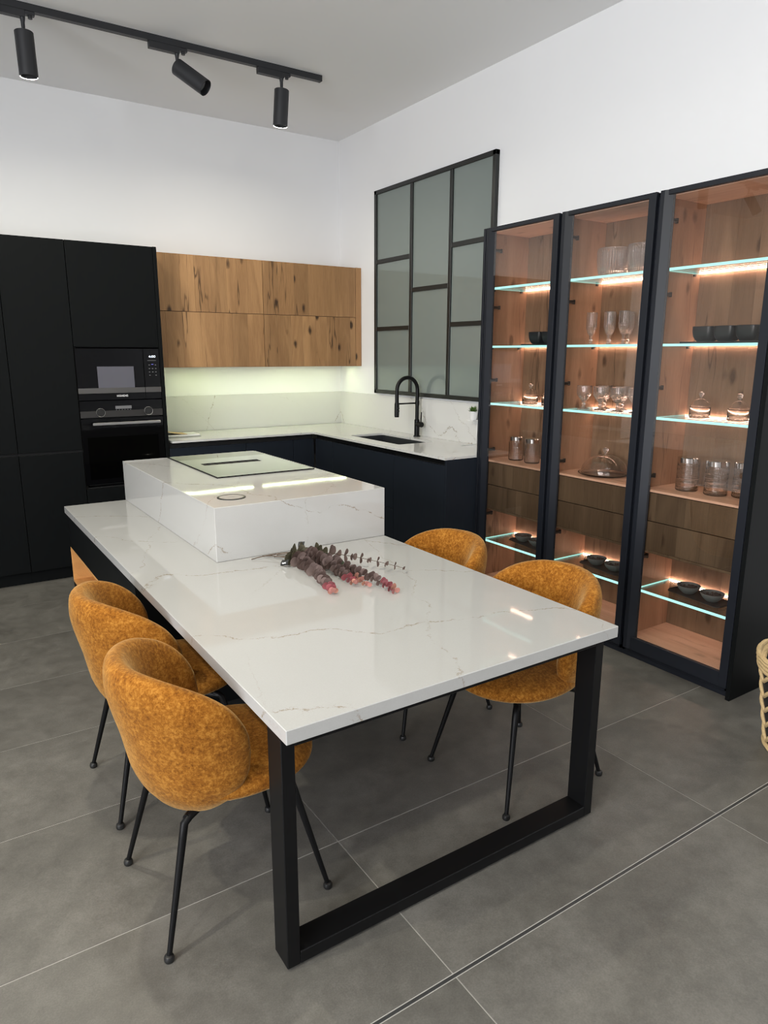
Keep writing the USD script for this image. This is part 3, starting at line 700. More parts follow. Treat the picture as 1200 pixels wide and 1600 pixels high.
# ------------------------------------------------------------------ dried eucalyptus on the table
def leaf_disc(rad, bend, asp=1.0):
    n = 12
    a = np.arange(n) * 2 * PI / n
    v = [np.array([rad, 0, bend * .2])]
    for q in a:
        x = rad + rad * math.cos(q) * asp; y = rad * math.sin(q)
        v.append(np.array([x, y, bend * ((y / rad) ** 2) + .25 * bend * ((x - rad) / rad) ** 2]))
    v = np.array(v)
    up_ = v + [0, 0, .0006]; n1 = len(v)
    f = [[0, 1 + k, 1 + (k + 1) % n] for k in range(n)]
    f2 = [[n1, n1 + 1 + k, n1 + 1 + (k + 1) % n] for k in range(n)]
    side = sum([[[1 + k, n1 + 1 + k, n1 + 1 + (k + 1) % n], [1 + k, n1 + 1 + (k + 1) % n, 1 + (k + 1) % n]] for k in range(n)], [])
    m = trimesh.Trimesh(np.vstack([v, up_]), [q[::-1] for q in f] + f2 + side, process=False)
    trimesh.repair.fix_normals(m)
    return m

def branch(label, pts, n, r0, r1, kinds, cross=True, gap0=0.0, stem_r=.0022, lift=.55):
    pts = np.array(pts, float)
    k = np.linspace(0, 1, len(pts)); kk = np.linspace(0, 1, 30)
    from scipy.interpolate import CubicSpline
    cs = CubicSpline(k, pts); path = cs(kk)
    t = xf('eucalyptus_branch', label=label, cat='dried branch', group='dried eucalyptus branches on the table')
    obj('stem', tube(path, np.linspace(stem_r, .0009, 30), 7), 'twig', t)
    for i in range(n):
        s_ = gap0 + (1 - gap0) * (i / (n - 1)) ** .92
        c = cs(s_); tg = cs(min(s_ + .01, 1.0)) - cs(s_ - .01); tg /= np.linalg.norm(tg)
        sd = np.cross(tg, [0, 0, 1.0]); sd /= np.linalg.norm(sd); un = np.cross(sd, tg)
        rad = (r0 + (r1 - r0) * ((s_ - gap0) / (1 - gap0)) ** .8) * rng.uniform(1.0, 1.3)
        for sgn in (-1, 1):
            base = (i % 2) * PI / 2 * (1 if cross else 0) + rng.uniform(-.35, .35)
            out = math.cos(base) * sd * sgn + math.sin(base) * un * sgn
            if c[2] + out[2] * rad * 2 < ZT1 + .002: out = out * [1, 1, 0] + [0, 0, .12]; out /= np.linalg.norm(out)
            out = out + tg * lift * rng.uniform(.4, 1.2); out /= np.linalg.norm(out)
            nrm = tg - out * (tg @ out); nrm /= np.linalg.norm(nrm)
            tip = np.cross(nrm, out)
            m = leaf_disc(rad, rad * .35)
            Mx = np.eye(4); Mx[:3, 0], Mx[:3, 1], Mx[:3, 2], Mx[:3, 3] = out, tip, nrm, c
            m.apply_transform(Mx)
            lo = m.vertices[:, 2].min()
            if lo < ZT1 + .0006: m.apply_translation((0, 0, ZT1 + .0006 - lo))
            obj('leaf', m, kinds(s_), t, smooth=True)
    return t
z_ = ZT1
olive_to = lambda tip, last: (lambda s: 'leaf_olive' if s < .30 else ('leaf_mauve' if s < tip else ('leaf_pink' if s < last else 'leaf_coral')))
branch('sparse straight dried eucalyptus branch at the back, reaching farthest right', [(-2.226, -3.10, z_ + .004), (-2.06, -3.18, z_ + .030), (-1.93, -3.36, z_ + .040), (-1.79, -3.585, z_ + .020)], 15, .0235, .006, lambda s: 'leaf_olive' if s < .55 else 'leaf_mauve', gap0=.30, lift=.25)
branch('dense mauve eucalyptus branch with the tip nearest the camera, pink', [(-2.165, -3.075, z_ + .003), (-2.10, -3.26, z_ + .020), (-2.11, -3.47, z_ + .022), (-2.15, -3.665, z_ + .012)], 26, .0225, .0095, olive_to(.86, .97), gap0=.28)
branch('mauve eucalyptus branch in the middle with a coral-orange tip', [(-2.145, -3.09, z_ + .004), (-2.07, -3.27, z_ + .042), (-2.035, -3.45, z_ + .035), (-2.04, -3.625, z_ + .014)], 26, .0220, .0085, olive_to(.84, .955), gap0=.26)
branch('long mauve eucalyptus branch with a deep pink tip pointing to the table corner', [(-2.11, -3.10, z_ + .004), (-2.04, -3.30, z_ + .030), (-1.985, -3.54, z_ + .030), (-1.955, -3.765, z_ + .012)], 27, .0200, .0085, olive_to(.88, .975), gap0=.34)
branch('short greenish eucalyptus branch inside the bunch with salmon tip', [(-2.13, -3.115, z_ + .004), (-2.03, -3.28, z_ + .022), (-1.995, -3.45, z_ + .020), (-2.005, -3.66, z_ + .010)], 18, .018, .008, lambda s: 'leaf_green' if s < .70 else ('leaf_mauve' if s < .86 else 'leaf_coral'), gap0=.36)
wp = xf('paper_tag', label='crumpled black wrapper tag with white print on the eucalyptus bunch', cat='tag')
def flag(c, u, v, s):
    n = 6
    uu, vv = np.meshgrid(np.linspace(-1, 1, n), np.linspace(-1, 1, n), indexing='ij')
    u, v = np.array(u, float), np.array(v, float); w_ = np.cross(u, v); w_ /= np.linalg.norm(w_)
    X = np.array(c) + uu[..., None] * u * s + vv[..., None] * v * s + (np.sin(uu * 3) * .2 + np.cos(vv * 2.4) * .2)[..., None] * w_ * s
    V = X.reshape(-1, 3); f = []
    for i in range(n - 1):
        for j in range(n - 1):
            a = i * n + j; f += [[a, a + n, a + n + 1], [a, a + n + 1, a + 1]]
    m1 = trimesh.Trimesh(V, f, process=False); m2 = trimesh.Trimesh(V + w_ * .0006, [q[::-1] for q in f], process=False)
    return cat([m1, m2])
obj('wrapper', flag((-2.035, -3.185, z_ + .056), (.55, -.6, .1), (.1, .1, .9), .017), 'black_paper', wp, smooth=True)
obj('wrapper', flag((-2.150, -3.262, z_ + .019), (.6, -.6, .1), (.3, .1, .6), .018), 'black_paper', wp, smooth=True)
obj('white_print', cat([flag((-2.0395, -3.190, z_ + .054 + .006 * k), (.55, -.6, .1), (.1, .1, .2), .006) for k in range(2)] + [flag((-2.1545, -3.266, z_ + .019), (.55, -.6, .1), (.2, .1, .25), .010)]), 'white_print', wp, smooth=True)

# ------------------------------------------------------------------ display cabinet: three glass-door units along the right wall
UY = [-2.3750, -2.957, -3.552, -4.147]
XF_ = -.358
ZD = 2.289
XB_ = -.030
SHZ = [1.940, 1.598, 1.252]
ZTOP, ZD1, ZD0 = .905, .893, .598
ZFL, ZSH = .125, .372
UL = ['left lit oak display cabinet with glass door, next to the worktop end', 'middle lit oak display cabinet with glass door', 'right lit oak display cabinet with glass door, next to the woven basket']
for n in range(3):
    ya, yb = UY[n] - .0005, UY[n + 1] + .0005                     # ya > yb
    c = xf('display_cabinet', label=UL[n], cat='display cabinet', group='glass-door display cabinets')
    ia, ib_ = (ya - .042 if n else ya - .030), yb + .034                                 # inner faces
    obj('carcass', cat([bx((XF_ + .022, ya - .019, .03), (-.003, ya, ZD - .002), .001), bx((XF_ + .022, yb, .03), (-.003, yb + .019, ZD - .002), .001), bx((XF_ + .022, yb, ZD - .022), (-.003, ya, ZD - .002), .001),
                        bx((-.012, yb, .03), (-.003, ya, ZD - .002), .001), bx((XF_ + .022, yb, .03), (-.003, ya, ZFL - .018), .001)]), 'case_metal', c)
    li = xf('oak_lining', c)
    for k, (y0, y1) in enumerate(((ya - .019, ia), (yb + .019, ib_))):
        obj('side_board', bx((XF_ + .022, y0, ZFL), (XB_, y1, 2.262), 0), 'oak_case', li)
    obj('top_board', bx((XF_ + .022, ib_, 2.262), (XB_, ia, ZD - .0225), 0), 'oak_case_flat', li)
    obj('floor_board', bx((XF_ + .022, ib_, ZFL - .0175), (XB_, ia, ZFL), 0), 'oak_case_flat', li)
    bp = xf('back_panel', c)
    cut = boards(ib_, ia, .09, .16)
    for k in range(len(cut) - 1):
        obj('plank', bx((XB_, cut[k] + .0002, ZFL), (XB_ + .016, cut[k + 1] - .0002, 2.262), .0004), 'oak_back', bp)
    dm = xf('drawer_module', c)
    obj('top_board', bx((XF_ + .024, ib_ + .0005, ZD1), (XB_ - .0005, ia - .0005, ZTOP), .0008), 'oak_case_flat', dm)
    obj('carcass', bx((XF_ + .05, ib_ + .0005, ZD0 - .001), (XB_ - .0005, ia - .0005, ZD1 - .0005), 0), 'black_gap', dm)
    obj('bottom_board', bx((XF_ + .028, ib_ + .0005, ZD0 - .014), (XB_ - .0005, ia - .0005, ZD0 - .0015), .0008), 'oak_drawer', dm)
    for z0, z1 in ((.748, .889), (ZD0, .744)):
        cut = boards(ib_ + .002, ia - .002, .075, .16)
        for k in range(len(cut) - 1):
            obj('drawer_board', bx((XF_ + .029, cut[k] + .0002, z0), (XF_ + .049, cut[k + 1] - .0002, z1), .0005), 'oak_drawer', dm)
    for z in SHZ + [ZSH]:
        t = .008
        sh = obj('glass_shelf', bx((XF_ + .030, ib_ + .001, z), (XB_ - .014, ia - .001, z + t), .0003), 'shelf_glass', c, label='clear glass shelf with a glowing aqua front edge' if z == SHZ[0] else None)
        obj('lit_front_edge', bx((XF_ + .024, ib_ + .001, z - .002), (XF_ + .030, ia - .001, z + t + .002), .0005), 'lit_edge', sh)  # added strip that glows by itself, in place of light carried through the glass
        obj('lit_side_edge', bx((XF_ + .030, ia - .0032, z + .001), (XB_ - .014, ia - .0010, z + t - .001), 0), 'lit_edge', sh)  # same painted glow along the side of the shelf
        obj('led_profile', bx((XB_ - .0130, ib_ + .001, z + .0015), (XB_ - .0085, ia - .001, z + t - .0015), .0005), 'case_led', sh)
        obj('shelf_support', cat([bx((x - .008, yy - .004, z - .011), (x + .008, yy + .004, z - .0008), .001) for x in (XF_ + .052, XB_ - .050) for yy in (ia - .0045, ib_ + .0045)]), 'black_plastic', sh)
    # door: bevelled left stile, plain right stile, rails, pane, hinges
    dr = xf('glass_door', c)
    yl, yr = ya - .019, yb + .002
    if n == 0: yl = -2.381
    z0, z1 = .052, ZD
    o = XF_ - .0
    stile = Polygon([(o, yl), (o, yl - .021), (o + .0185, yl - .066), (o + .0205, yl - .066), (o + .0205, yl)])
    obj('stile', prism(stile, z0, z1), 'case_metal', dr, smooth=20)
    obj('stile', bx((o, yr, z0), (o + .0205, yr + .040, z1), .001), 'case_metal', dr)
    obj('rail', bx((o + .001, yr + .040, z1 - .022), (o + .0205, yl - .040, z1), .001), 'case_metal', dr)
    obj('rail', bx((o + .001, yr + .040, z0), (o + .0205, yl - .040, z0 + .070), .001), 'case_metal', dr)
    obj('pane', bx((o + .012, yr + .036, z0 + .065), (o + .016, yl - .060, z1 - .018), 0), 'door_glass', dr)
    for z in (2.165, 1.836, 1.400, .965, .545):
        obj('hinge', cat([bx((o + .021, ia - .016, z - .008), (o + .098, ia - .0005, z + .008), .003), cyl((o + .094, ia - .008, z - .011), (o + .094, ia - .008, z + .011), .0075, 14)]), 'black_plastic', dr)
    obj('plinth', bx((XF_ + .03, yb, 0), (XF_ + .045, ya, .03), .001), 'case_metal', c)
obj('end_panel', bx((XF_ - .001, -2.3745, 0), (-.003, -2.3572, ZD), .001), 'case_metal', label='dark upright side panel closing the left end of the display cabinets', cat='panel')
obj('end_panel', bx((XF_ - .002, UY[3] - .021, 0), (-.003, UY[3] - .0005, ZD + .004), .001), 'black_laminate', label='dark upright side panel closing the right end, facing the basket', cat='panel')

# --- glassware and crockery in the display
def solid_of(prof, n=36): return lathe(prof, n)
def facet(m, n, amp, z0, z1):
    v = m.vertices
    a = np.arctan2(v[:, 1], v[:, 0]); r = np.hypot(v[:, 0], v[:, 1])
    k = (v[:, 2] > z0) & (v[:, 2] < z1) & (r > .004)
    s_ = 1 + amp * np.cos(a * n) * k
    v[:, 0] *= s_; v[:, 1] *= s_
    m.vertices = v
    return m
def studs(m, nu, nz, amp, z0, z1, inner_r):
    v = m.vertices
    a = np.arctan2(v[:, 1], v[:, 0]); r = np.hypot(v[:, 0], v[:, 1])
    k = (v[:, 2] > z0) & (v[:, 2] < z1) & (r > inner_r(v[:, 2]))
    w_ = (v[:, 2] - z0) / (z1 - z0) * nz * PI
    s_ = amp * np.cos(a * nu / 2 + w_) * np.cos(a * nu / 2 - w_)
    f = 1 + s_ * k / np.maximum(r, 1e-4)
    v[:, 0] *= f; v[:, 1] *= f
    m.vertices = v
    return m
def dense(prof, n):
    p = np.array(prof, float); out = []
    for a, b in zip(p[:-1], p[1:]):
        m_ = max(1, int(np.linalg.norm(b - a) / n))
        for k in range(m_): out.append(a + (b - a) * k / m_)
    return out + [p[-1]]

def first_then_copies(name, build, spots, labels, z, rots=None):
    src = None
    for k, ((x, y), lab) in enumerate(zip(spots, labels)):
        if src is None:
            src = build((x, y, z), lab)
        else:
            dup(src, name, (x, y, z), (rots[k] if rots else None), lab)

TG = .0085
# ice buckets on the top glass shelf, middle unit
def bucket(loc, lab):
    t = xf('ice_bucket', loc=loc, label=lab, cat='glass bucket', group='cut-glass buckets on the top shelf')
    prof = dense([(0, .0), (.060, 0), (.074, .012), (.083, .05), (.088, .09), (.088, .145)], .004) + dense([(.088, .145), (.0875, .150), (.0835, .150), (.0825, .145), (.082, .09), (.077, .05), (.066, .02), (0, .016)], .012)
    obj('bowl', studs(lathe(prof, 220), 44, 12, .0042, .008, .138, lambda z: np.interp(z, [0, .012, .05, .09, .15], [.058, .0715, .081, .0855, .0858])), 'cut_glass', t, smooth=True)
    return t
first_then_copies('ice_bucket', bucket, [(-.165, -3.180), (-.165, -3.372)], ['left cut-glass bucket on the top shelf of the middle cabinet', 'right cut-glass bucket on the top shelf, half behind the door stile'], SHZ[0] + TG)
# flutes
def flute(loc, lab):
    t = xf('champagne_flute', loc=loc, label=lab, cat='glass', group='tall cut-glass flutes on the second shelf')
    prof = dense([(0, 0), (.030, 0), (.030, .003), (.010, .009), (.006, .018), (.011, .026), (.006, .034), (.010, .042), (.008, .050), (.017, .064), (.026, .090), (.0285, .115), (.0285, .172)], .0045) + [(.0270, .1725), (.0265, .165), (.0262, .115), (.023, .09), (.013, .068), (0, .064)]
    m = lathe(prof, 84)
    obj('glass', studs(facet(m, 12, .018, .112, .170), 14, 6, .0022, .056, .112, lambda z: np.interp(z, [.05, .064, .09, .12], [.006, .0150, .0245, .0270])), 'cut_glass', t, smooth=True)
    return t
fl_s = [(-.200, -3.085), (-.095, -3.125), (-.200, -3.205), (-.095, -3.245), (-.200, -3.300), (-.200, -3.420)]
fl_l = ['leftmost cut-glass flute, standing alone near the left side board', 'second flute from the left, far back beside its taller neighbour', 'third flute from the left, in the front of the close pair', 'fourth flute from the left, mostly behind the next flute', 'fifth flute from the left, front, right of the centre gap', 'last flute on the right, cut by the door stile']
first_then_copies('champagne_flute', flute, fl_s, fl_l, SHZ[1] + TG)
# goblets
def goblet(loc, lab):
    t = xf('wine_goblet', loc=loc, label=lab, cat='glass', group='short cut-glass goblets on the third shelf')
    prof = dense([(0, 0), (.034, 0), (.034, .003), (.012, .009), (.007, .018), (.012, .026), (.007, .034), (.010, .042), (.022, .056), (.037, .078), (.041, .092), (.041, .128)], .0045) + [(.0392, .1285), (.0388, .122), (.0385, .092), (.034, .078), (.018, .060), (0, .056)]
    m = lathe(prof, 96)
    obj('glass', studs(facet(m, 16, .014, .090, .126), 14, 5, .0026, .046, .090, lambda z: np.interp(z, [.04, .056, .078, .095], [.0085, .020, .0355, .0395])), 'cut_glass', t, smooth=True)
    return t
gb_s = [(-.205, -3.070), (-.100, -3.128), (-.205, -3.185), (-.100, -3.245), (-.205, -3.300), (-.100, -3.365), (-.205, -3.415)]
gb_l = ['leftmost cut-glass goblet in the front row', 'back-row goblet behind the gap between the first two front goblets', 'second front-row goblet from the left', 'back-row goblet in the middle of the shelf', 'third front-row goblet from the left', 'back-row goblet on the right, partly hidden', 'rightmost front-row goblet, cut by the door stile']
first_then_copies('wine_goblet', goblet, gb_s, gb_l, SHZ[2] + TG)
# cake dome
t = xf('cake_dome', loc=(-.180, -3.225, ZTOP + .0006), label='large clear glass cake dome with ball knob on the oak board', cat='cake dome')
obj('plate', lathe([(0, .004), (.10, .004), (.128, .008), (.140, .014), (.142, .012), (.130, .003), (.100, 0), (0, 0)], 64), 'clear_glass', t, smooth=True)
dp = [(.126, .012)] + [(.126 * math.cos(a), .018 + .098 * math.sin(a)) for a in np.linspace(0, PI / 2 - .06, 22)]
dpi = [(r - .0028 if r > .006 else r, z - .0026) for r, z in dp[1:]][::-1]
obj('cover', lathe(dp + [(0, .116), (0, .1134)] + dpi + [(.1232, .012), (.126, .012)], 64), 'clear_glass', t, smooth=True)
obj('knob', lathe([(0, .114), (.008, .115), (.006, .122), (.013, .130), (.016, .139), (.012, .149), (0, .154)], 28), 'cut_glass', t, smooth=True)
# jars with steel lids
def jar(loc, lab, tall=.150, r=.053, name='storage_jar', grp='glass storage jars with steel lids', bands=True):
    t = xf(name, loc=loc, label=lab, cat='jar', group=grp)
    zs = np.linspace(.006, tall - .012, 60)
    out = [(0, 0), (r - .004, 0), (r, .005)]
    for z in zs:
        out.append((r - (.0022 * (abs(math.sin(z / .021 * PI)) < .28) if bands else 0), z))
    out += [(r - .006, tall - .006), (r - .006, tall)]
    inn = [(r - .009, tall), (r - .0038, tall - .014), (r - .0038, .009), (r - .008, .006), (0, .006)]
    m = lathe(out + inn, 120)
    if bands:
        v = m.vertices; a = np.arctan2(v[:, 1], v[:, 0]); rr = np.hypot(v[:, 0], v[:, 1])
        k = (rr > r - .003) & (np.abs(np.sin(a * 10)) < .22); v[k, :2] *= (1 - .0018 / r)
        m.vertices = v
    else:
        m = studs(m, 26, 16, .0016, .01, tall - .02, lambda z: r - .002 + 0 * z)
    obj('glass_body', m, 'clear_glass', t, smooth=True)
    obj('lid', lathe([(0, tall + .014), (r - .003, tall + .015), (r + .0005, tall + .012), (r + .0005, tall - .011), (r - .0015, tall - .011), (r - .0015, tall + .010), (0, tall + .010)], 48), 'chrome', t, label='polished steel lid')
    return t
first_then_copies('storage_jar', jar, [(-.195, -3.742), (-.185, -3.886), (-.130, -3.995)], ['left ribbed storage jar on the right cabinet oak board', 'middle ribbed storage jar on the right cabinet oak board', 'right ribbed storage jar, half behind the door stile'], ZTOP + .0003)
jd = lambda loc, lab: jar(loc, lab, .135, .047, 'lattice_jar', 'lattice-cut jars in the left cabinet', False)
first_then_copies('lattice_jar', jd, [(-.195, -2.545), (-.200, -2.690)], ['left lattice-cut glass jar in the left cabinet', 'right lattice-cut glass jar in the left cabinet'], ZTOP + .0003)
# small cloche boxes
def cloche(loc, lab):
    t = xf('glass_cloche', loc=loc, label=lab, cat='glass dish', group='small round glass dishes with ball-knob covers')
    obj('dish', lathe([(0, 0), (.044, 0), (.0475, .004), (.0475, .050), (.0445, .050), (.0445, .006), (0, .004)], 48), 'soft_glass', t, smooth=True)
    c = [(.0490, .0505)] + [(.043 * math.cos(a), .0535 + .042 * math.sin(a)) for a in np.linspace(0, PI / 2 - .12, 14)]
    ci = [(max(q - .0025, 0), z - .0024) for q, z in c[1:]][::-1]
    obj('cover', lathe(c + [(0, .0955), (0, .093)] + ci + [(.046, .0505), (.049, .0505)], 48), 'soft_glass', t, smooth=True)
    obj('knob', lathe([(0, .094), (.006, .095), (.0045, .101), (.0105, .107), (.0125, .114), (.009, .122), (0, .126)], 24), 'cut_glass', t, smooth=True)
    return t
first_then_copies('glass_cloche', cloche, [(-.165, -3.752), (-.165, -3.945), (-.190, -2.640), (-.190, -2.800)], ['left covered glass dish on the right cabinet shelf', 'right covered glass dish on the right cabinet shelf', 'covered glass dish standing free on the left cabinet shelf', 'covered glass dish cut by the stile in the left cabinet'], SHZ[2] + TG)
# black bowls on black trays, second shelf
def square_bowl(loc, lab):
    t = xf('black_bowl', loc=loc, label=lab, cat='bowl', group='black tapered bowls on trays')
    def ring(h, z, n=4.5):
        a = np.arange(40) * 2 * PI / 40
        sp = lambda c: np.sign(c) * np.abs(c) ** (2 / n)
        return np.stack([h * sp(np.cos(a)), h * sp(np.sin(a)), np.full(40, z)], -1)
    hs = [(.001, 0), (.030, 0), (.037, .004), (.047, .022), (.0515, .045), (.052, .068), (.0505, .0695), (.0485, .068), (.0478, .045), (.043, .022), (.033, .008), (.001, .007)]
    V = np.vstack([ring(h, z) for h, z in hs]); f = []
    for i in range(len(hs) - 1):
        for j in range(40):
            a0, a1, b0, b1 = i * 40 + j, i * 40 + (j + 1) % 40, (i + 1) * 40 + j, (i + 1) * 40 + (j + 1) % 40
            f += [[a0, a1, b1], [a0, b1, b0]]
    m = trimesh.Trimesh(V, f, process=False); trimesh.repair.fix_normals(m)
    obj('shell', m, 'dark_ceramic', t, smooth=35)
    return t
sp_ = [(-.150, -3.735), (-.150, -3.842), (-.150, -3.949), (-.150, -4.056), (-.150, -2.650), (-.150, -2.757), (-.150, -2.864)]
sl_ = ['first black bowl from the left on the right cabinet tray', 'second black bowl from the left on the right cabinet tray', 'third black bowl from the left on the right cabinet tray', 'last black bowl on the right cabinet tray, behind the stile',
       'first black bowl from the left on the left cabinet tray', 'second black bowl on the left cabinet tray', 'last black bowl on the left cabinet tray, behind the stile']
first_then_copies('black_bowl', square_bowl, sp_, sl_, SHZ[1] + TG + .0125)
def flat_tray(name, loc, hx, hy, lab, mt, grp, rotz=0):
    t = xf(name, loc=loc, rotz=rotz, label=lab, cat='tray', group=grp)
    P0 = sbox(-hx, -hy, hx, hy).buffer(-.01).buffer(.01)
    obj('base', prism(P0, 0, .006), mt, t)
    obj('rim', prism(P0.difference(P0.buffer(-.005)), .006, .0115), mt, t)
    return t
flat_tray('serving_tray', (-.150, -3.868, SHZ[1] + TG), .085, .218, 'long black tray under the bowls in the right cabinet', 'dark_ceramic', 'black trays on the second shelf')
flat_tray('serving_tray', (-.150, -2.745, SHZ[1] + TG), .085, .165, 'short black tray under the bowls in the left cabinet', 'dark_ceramic', 'black trays on the second shelf')
# lower shelf: slate trays with two grey bowls each
def round_bowl(loc, lab):
    t = xf('grey_bowl', loc=loc, label=lab, cat='bowl', group='round grey bowls of pebbles on slate trays')
    obj('shell', lathe([(0, 0), (.026, 0), (.030, .003), (.046, .020), (.054, .034), (.0555, .041), (.0535, .042), (.0515, .035), (.043, .022), (.026, .008), (0, .007)], 44), 'grey_ceramic', t, smooth=40)
    pb = []
    r3 = np.random.default_rng(5)
    for k in range(60):
        a, q = r3.uniform(0, 2 * PI), math.sqrt(r3.uniform(0, 1)) * .042
        s_ = trimesh.creation.icosphere(1, r3.uniform(.004, .0065)); s_.apply_scale((1, r3.uniform(.7, 1), .7)); s_.apply_translation((q * math.cos(a), q * math.sin(a), .029 + r3.uniform(0, .006)))
        pb.append(s_)
    obj('pebble_filling', cat(pb), 'pebble', t, smooth=True, kind='stuff')
    return t
rb = [(-.190, -3.805), (-.200, -3.938), (-.190, -3.225), (-.200, -3.358), (-.180, -2.628), (-.190, -2.761)]
rl = ['left grey pebble bowl on the right cabinet lower tray', 'right grey pebble bowl on the right cabinet lower tray', 'left grey pebble bowl on the middle cabinet lower tray', 'right grey pebble bowl on the middle cabinet lower tray', 'left grey pebble bowl on the left cabinet lower tray', 'right grey pebble bowl on the left cabinet lower tray']
first_then_copies('grey_bowl', round_bowl, rb, rl, ZSH + TG + .0073)
def slate(loc, lab):
    t = xf('slate_tray', loc=loc, rotz=-.12, label=lab, cat='tray', group='slate trays on the lower glass shelves')
    P0 = sbox(-.068, -.150, .068, .150).buffer(-.02).buffer(.02)
    m = cat([prism(P0.buffer(-.012), 0, .003), prism(P0, .003, .007)])
    obj('base', m, 'slate_tray', t)
    ends = cat([bx((-.05, s_ * .148 - .004, .0065), (.05, s_ * .148 + .004, .012), .002) for s_ in (-1, 1)])
    obj('raised_end', ends, 'slate_tray', t)
    return t
first_then_copies('slate_tray', slate, [(-.185, -3.868), (-.185, -3.288), (-.175, -2.692)], ['slate tray on the lower shelf of the right cabinet', 'slate tray on the lower shelf of the middle cabinet', 'slate tray on the lower shelf of the left cabinet'], ZSH + TG, rots=[-.12] * 3)

# ------------------------------------------------------------------ lamp track and spotlights
def track(name, label, x0, x1, y):
    t = xf(name, label=label, cat='lamp track')
    obj('rail', bx((x0, y - .018, HC - .036), (x1, y + .018, HC - .0005), .001), 'lamp_black', t)
    obj('end_cap', bx((x1, y - .0185, HC - .0365), (x1 + .012, y + .0185, HC - .0005), .001), 'lamp_black', t)
    return t
def spotlight(x, y, aim, label, power, grp, color=(1.0, 0.955, 0.80)):
    t = xf('spotlight', label=label, cat='spotlight', group=grp)
    zt_ = HC - .036
    obj('adapter', cat([bx((x - .165, y - .018, zt_ - .035), (x + .012, y + .018, zt_ - .0005), .001), bx((x + .012, y - .015, zt_ - .018), (x + .060, y + .015, zt_ - .0005), .001), cyl((x + .038, y, zt_ - .017), (x + .038, y, zt_ - .032), .011, 14)]), 'lamp_black', t)
    aim = np.array(aim, float); aim /= np.linalg.norm(aim)
    piv = np.array([x, y, zt_ - .105])
    obj('stem', tube([(x, y, zt_ - .034), (x, y, zt_ - .055), piv], [.014, .010, .009], 12), 'lamp_black', t)
    L, r = .205, .047
    q = lathe([(0, -.012), (r - .004, -.012), (r, -.009), (r, L), (r - .0025, L), (r - .004, L - .003), (r - .006, L - .035), (0, L - .035)], 40)
    z = aim; xx = np.cross([0, 1, 0], z); xx /= np.linalg.norm(xx); yy = np.cross(z, xx)
    Mx = np.eye(4); Mx[:3, 0], Mx[:3, 1], Mx[:3, 2] = xx, yy, z
    off = piv + aim * .006 - np.array([0, 0, 0])
    Mx[:3, 3] = off
    q.apply_transform(Mx)
    obj('housing', q, 'lamp_black', t)
    le = lathe([(0, L - .0345), (.036, L - .0345), (.036, L - .033), (0, L - .033)], 32); le.apply_transform(Mx)
    obj('lens', le, 'grey_plastic' if power <= 0 else 'lamp_glass', t)
    if power > 0:
        c = off + aim * (L - .004)
        l = UsdLux.DiskLight.Define(stage, str(t.GetPath()) + '/lamp_light')
        m = np.eye(4); m[0, :3], m[1, :3], m[2, :3], m[3, :3] = xx, -yy, -z, c
        l.AddTransformOp().Set(Gf.Matrix4d(*m.ravel().tolist()))
        l.CreateRadiusAttr(.041); l.CreateIntensityAttr(power); l.CreateColorAttr(Gf.Vec3f(*color))
    return t
plain('lamp_glass', (0.5, 0.5, 0.5), 0.2)
YT = -1.205
track('lamp_track', 'black ceiling lamp track above the island, carrying the black spotlights', -5.80, -.835, YT)
spotlight(-2.612, YT, (0.02, .0, -1), 'black spotlight pointing straight down near the left edge of the picture', SPOT0 * 1.0, 'black track spotlights')
spotlight(-1.790, YT, (.62, -.62, -.62), 'black spotlight tilted towards the camera, middle of the track', 0, 'black track spotlights')
spotlight(-1.113, YT, (-.06, .05, -1), 'black spotlight pointing down, nearest the track end', SPOT0 * 1.0, 'black track spotlights')
track('lamp_track', 'black ceiling lamp track over the left side of the room', -6.2, -3.7, -4.15)
spotlight(-4.25, -4.15, (.30, .05, -1), 'black spotlight over the left side of the room, tilted to the chairs', SPOT2 * 1.5, 'spotlights out of the picture')
spotlight(-5.6, -4.15, (.35, .35, -1), 'black spotlight over the left side of the room, farther left', SPOT2 * .3, 'spotlights out of the picture')
for x, aim, lab in ((-3.43, (.05, -.10, -1), 'just outside the picture'), (-4.22, (.0, .0, -1), 'second outside the picture'), (-5.02, (-.55, -.25, -.8), 'far left, tilted to the left wall')):
    spotlight(x, YT, aim, f'black spotlight on the island track, {lab}', 0 if x == -4.22 else SPOT0 * .5, 'spotlights out of the picture')
track('lamp_track', 'short black ceiling lamp track straight above the island table', -3.9, -2.3, -3.15)
spotlight(-2.94, -3.15, (.02, -.06, -1), 'black spotlight straight above the island table', SPOT3, 'spotlights out of the picture')
Y2 = -5.6
track('lamp_track', 'black ceiling lamp track behind the camera', -5.6, -.6, Y2)
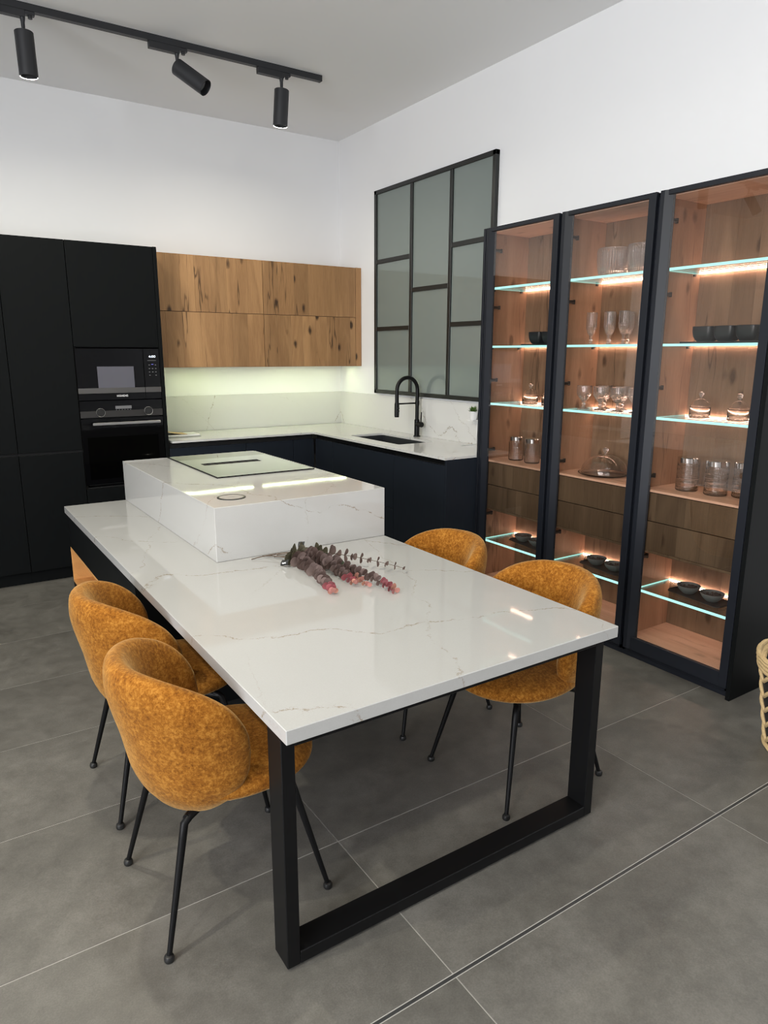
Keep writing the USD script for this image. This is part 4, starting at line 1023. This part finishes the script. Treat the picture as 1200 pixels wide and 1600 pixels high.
for x, aim, pw, lab in ((-4.6, (.35, .40, -1), 1.6, 'leftmost'), (-3.2, (.10, .15, -1), .9, 'second'), (-2.0, (.05, .25, -1), 1.2, 'third'), (-.95, (-.10, .30, -1), .35, 'rightmost')):
    spotlight(x, Y2, aim, f'black spotlight on the track behind the camera, {lab} one', SPOT * pw, 'spotlights out of the picture')

# ------------------------------------------------------------------ woven basket at the right edge
bc = np.array([-.470, -4.600]); br = .190
bk = xf('woven_basket', loc=(bc[0], bc[1], 0), label='black and natural woven basket with looped handles by the cabinet end', cat='basket')
BH = .385
rad = lambda z: br * np.interp(z, [0, .02, .06, .2, BH], [.93, .99, 1.02, 1.14, 1.27])
prof = [(0, .004)] + [(rad(z) - .006, z + .004) for z in np.linspace(0, BH - .01, 24)] + [(rad(BH) - .016, BH - .006)] + [(rad(z) - .016, z + .016) for z in np.linspace(BH - .03, 0, 10)] + [(0, .014)]
obj('body', lathe(prof, 72), 'raffia_black', bk)
strands = []
NS = 20
for k in range(NS):
    a0 = 2 * PI * k / NS
    for r_ in range(5):
        z0 = .028 + r_ * .064
        sg = 1 if (k % 2 == 0) else -1
        p = []
        for u in np.linspace(0, 1, 9):
            a = a0 + sg * (u - .5) * 2 * PI / NS * 1.0
            z = z0 + .058 * u
            q_ = rad(z) - .0045 + .003 * math.sin(PI * u)
            p.append((q_ * math.cos(a), q_ * math.sin(a), z))
        strands.append(tube(p, [.003 + .0055 * math.sin(PI * u) for u in np.linspace(.1, .9, 9)], 7))
obj('raffia_strands', cat(strands), 'raffia', bk, kind='stuff')
for z in (.012, .345, .362, .379, .392):
    ring = [((rad(z) + .003) * math.cos(a), (rad(z) + .003) * math.sin(a), z + .0015 * math.sin(a * 24)) for a in np.linspace(0, 2 * PI, 97)]
    obj('coil', tube(ring, .0095, 8, cap=False), 'raffia', bk)
for s_ in (0, PI):
    c_ = 2.75 + s_
    p = []
    for u in np.linspace(-1, 1, 21):
        a = c_ + u * .36
        p.append((rad(BH) * math.cos(a), rad(BH) * math.sin(a), .385 + .085 * math.sqrt(max(0, 1 - u ** 2))))
    obj('handle', tube(p, .011, 8), 'raffia', bk)
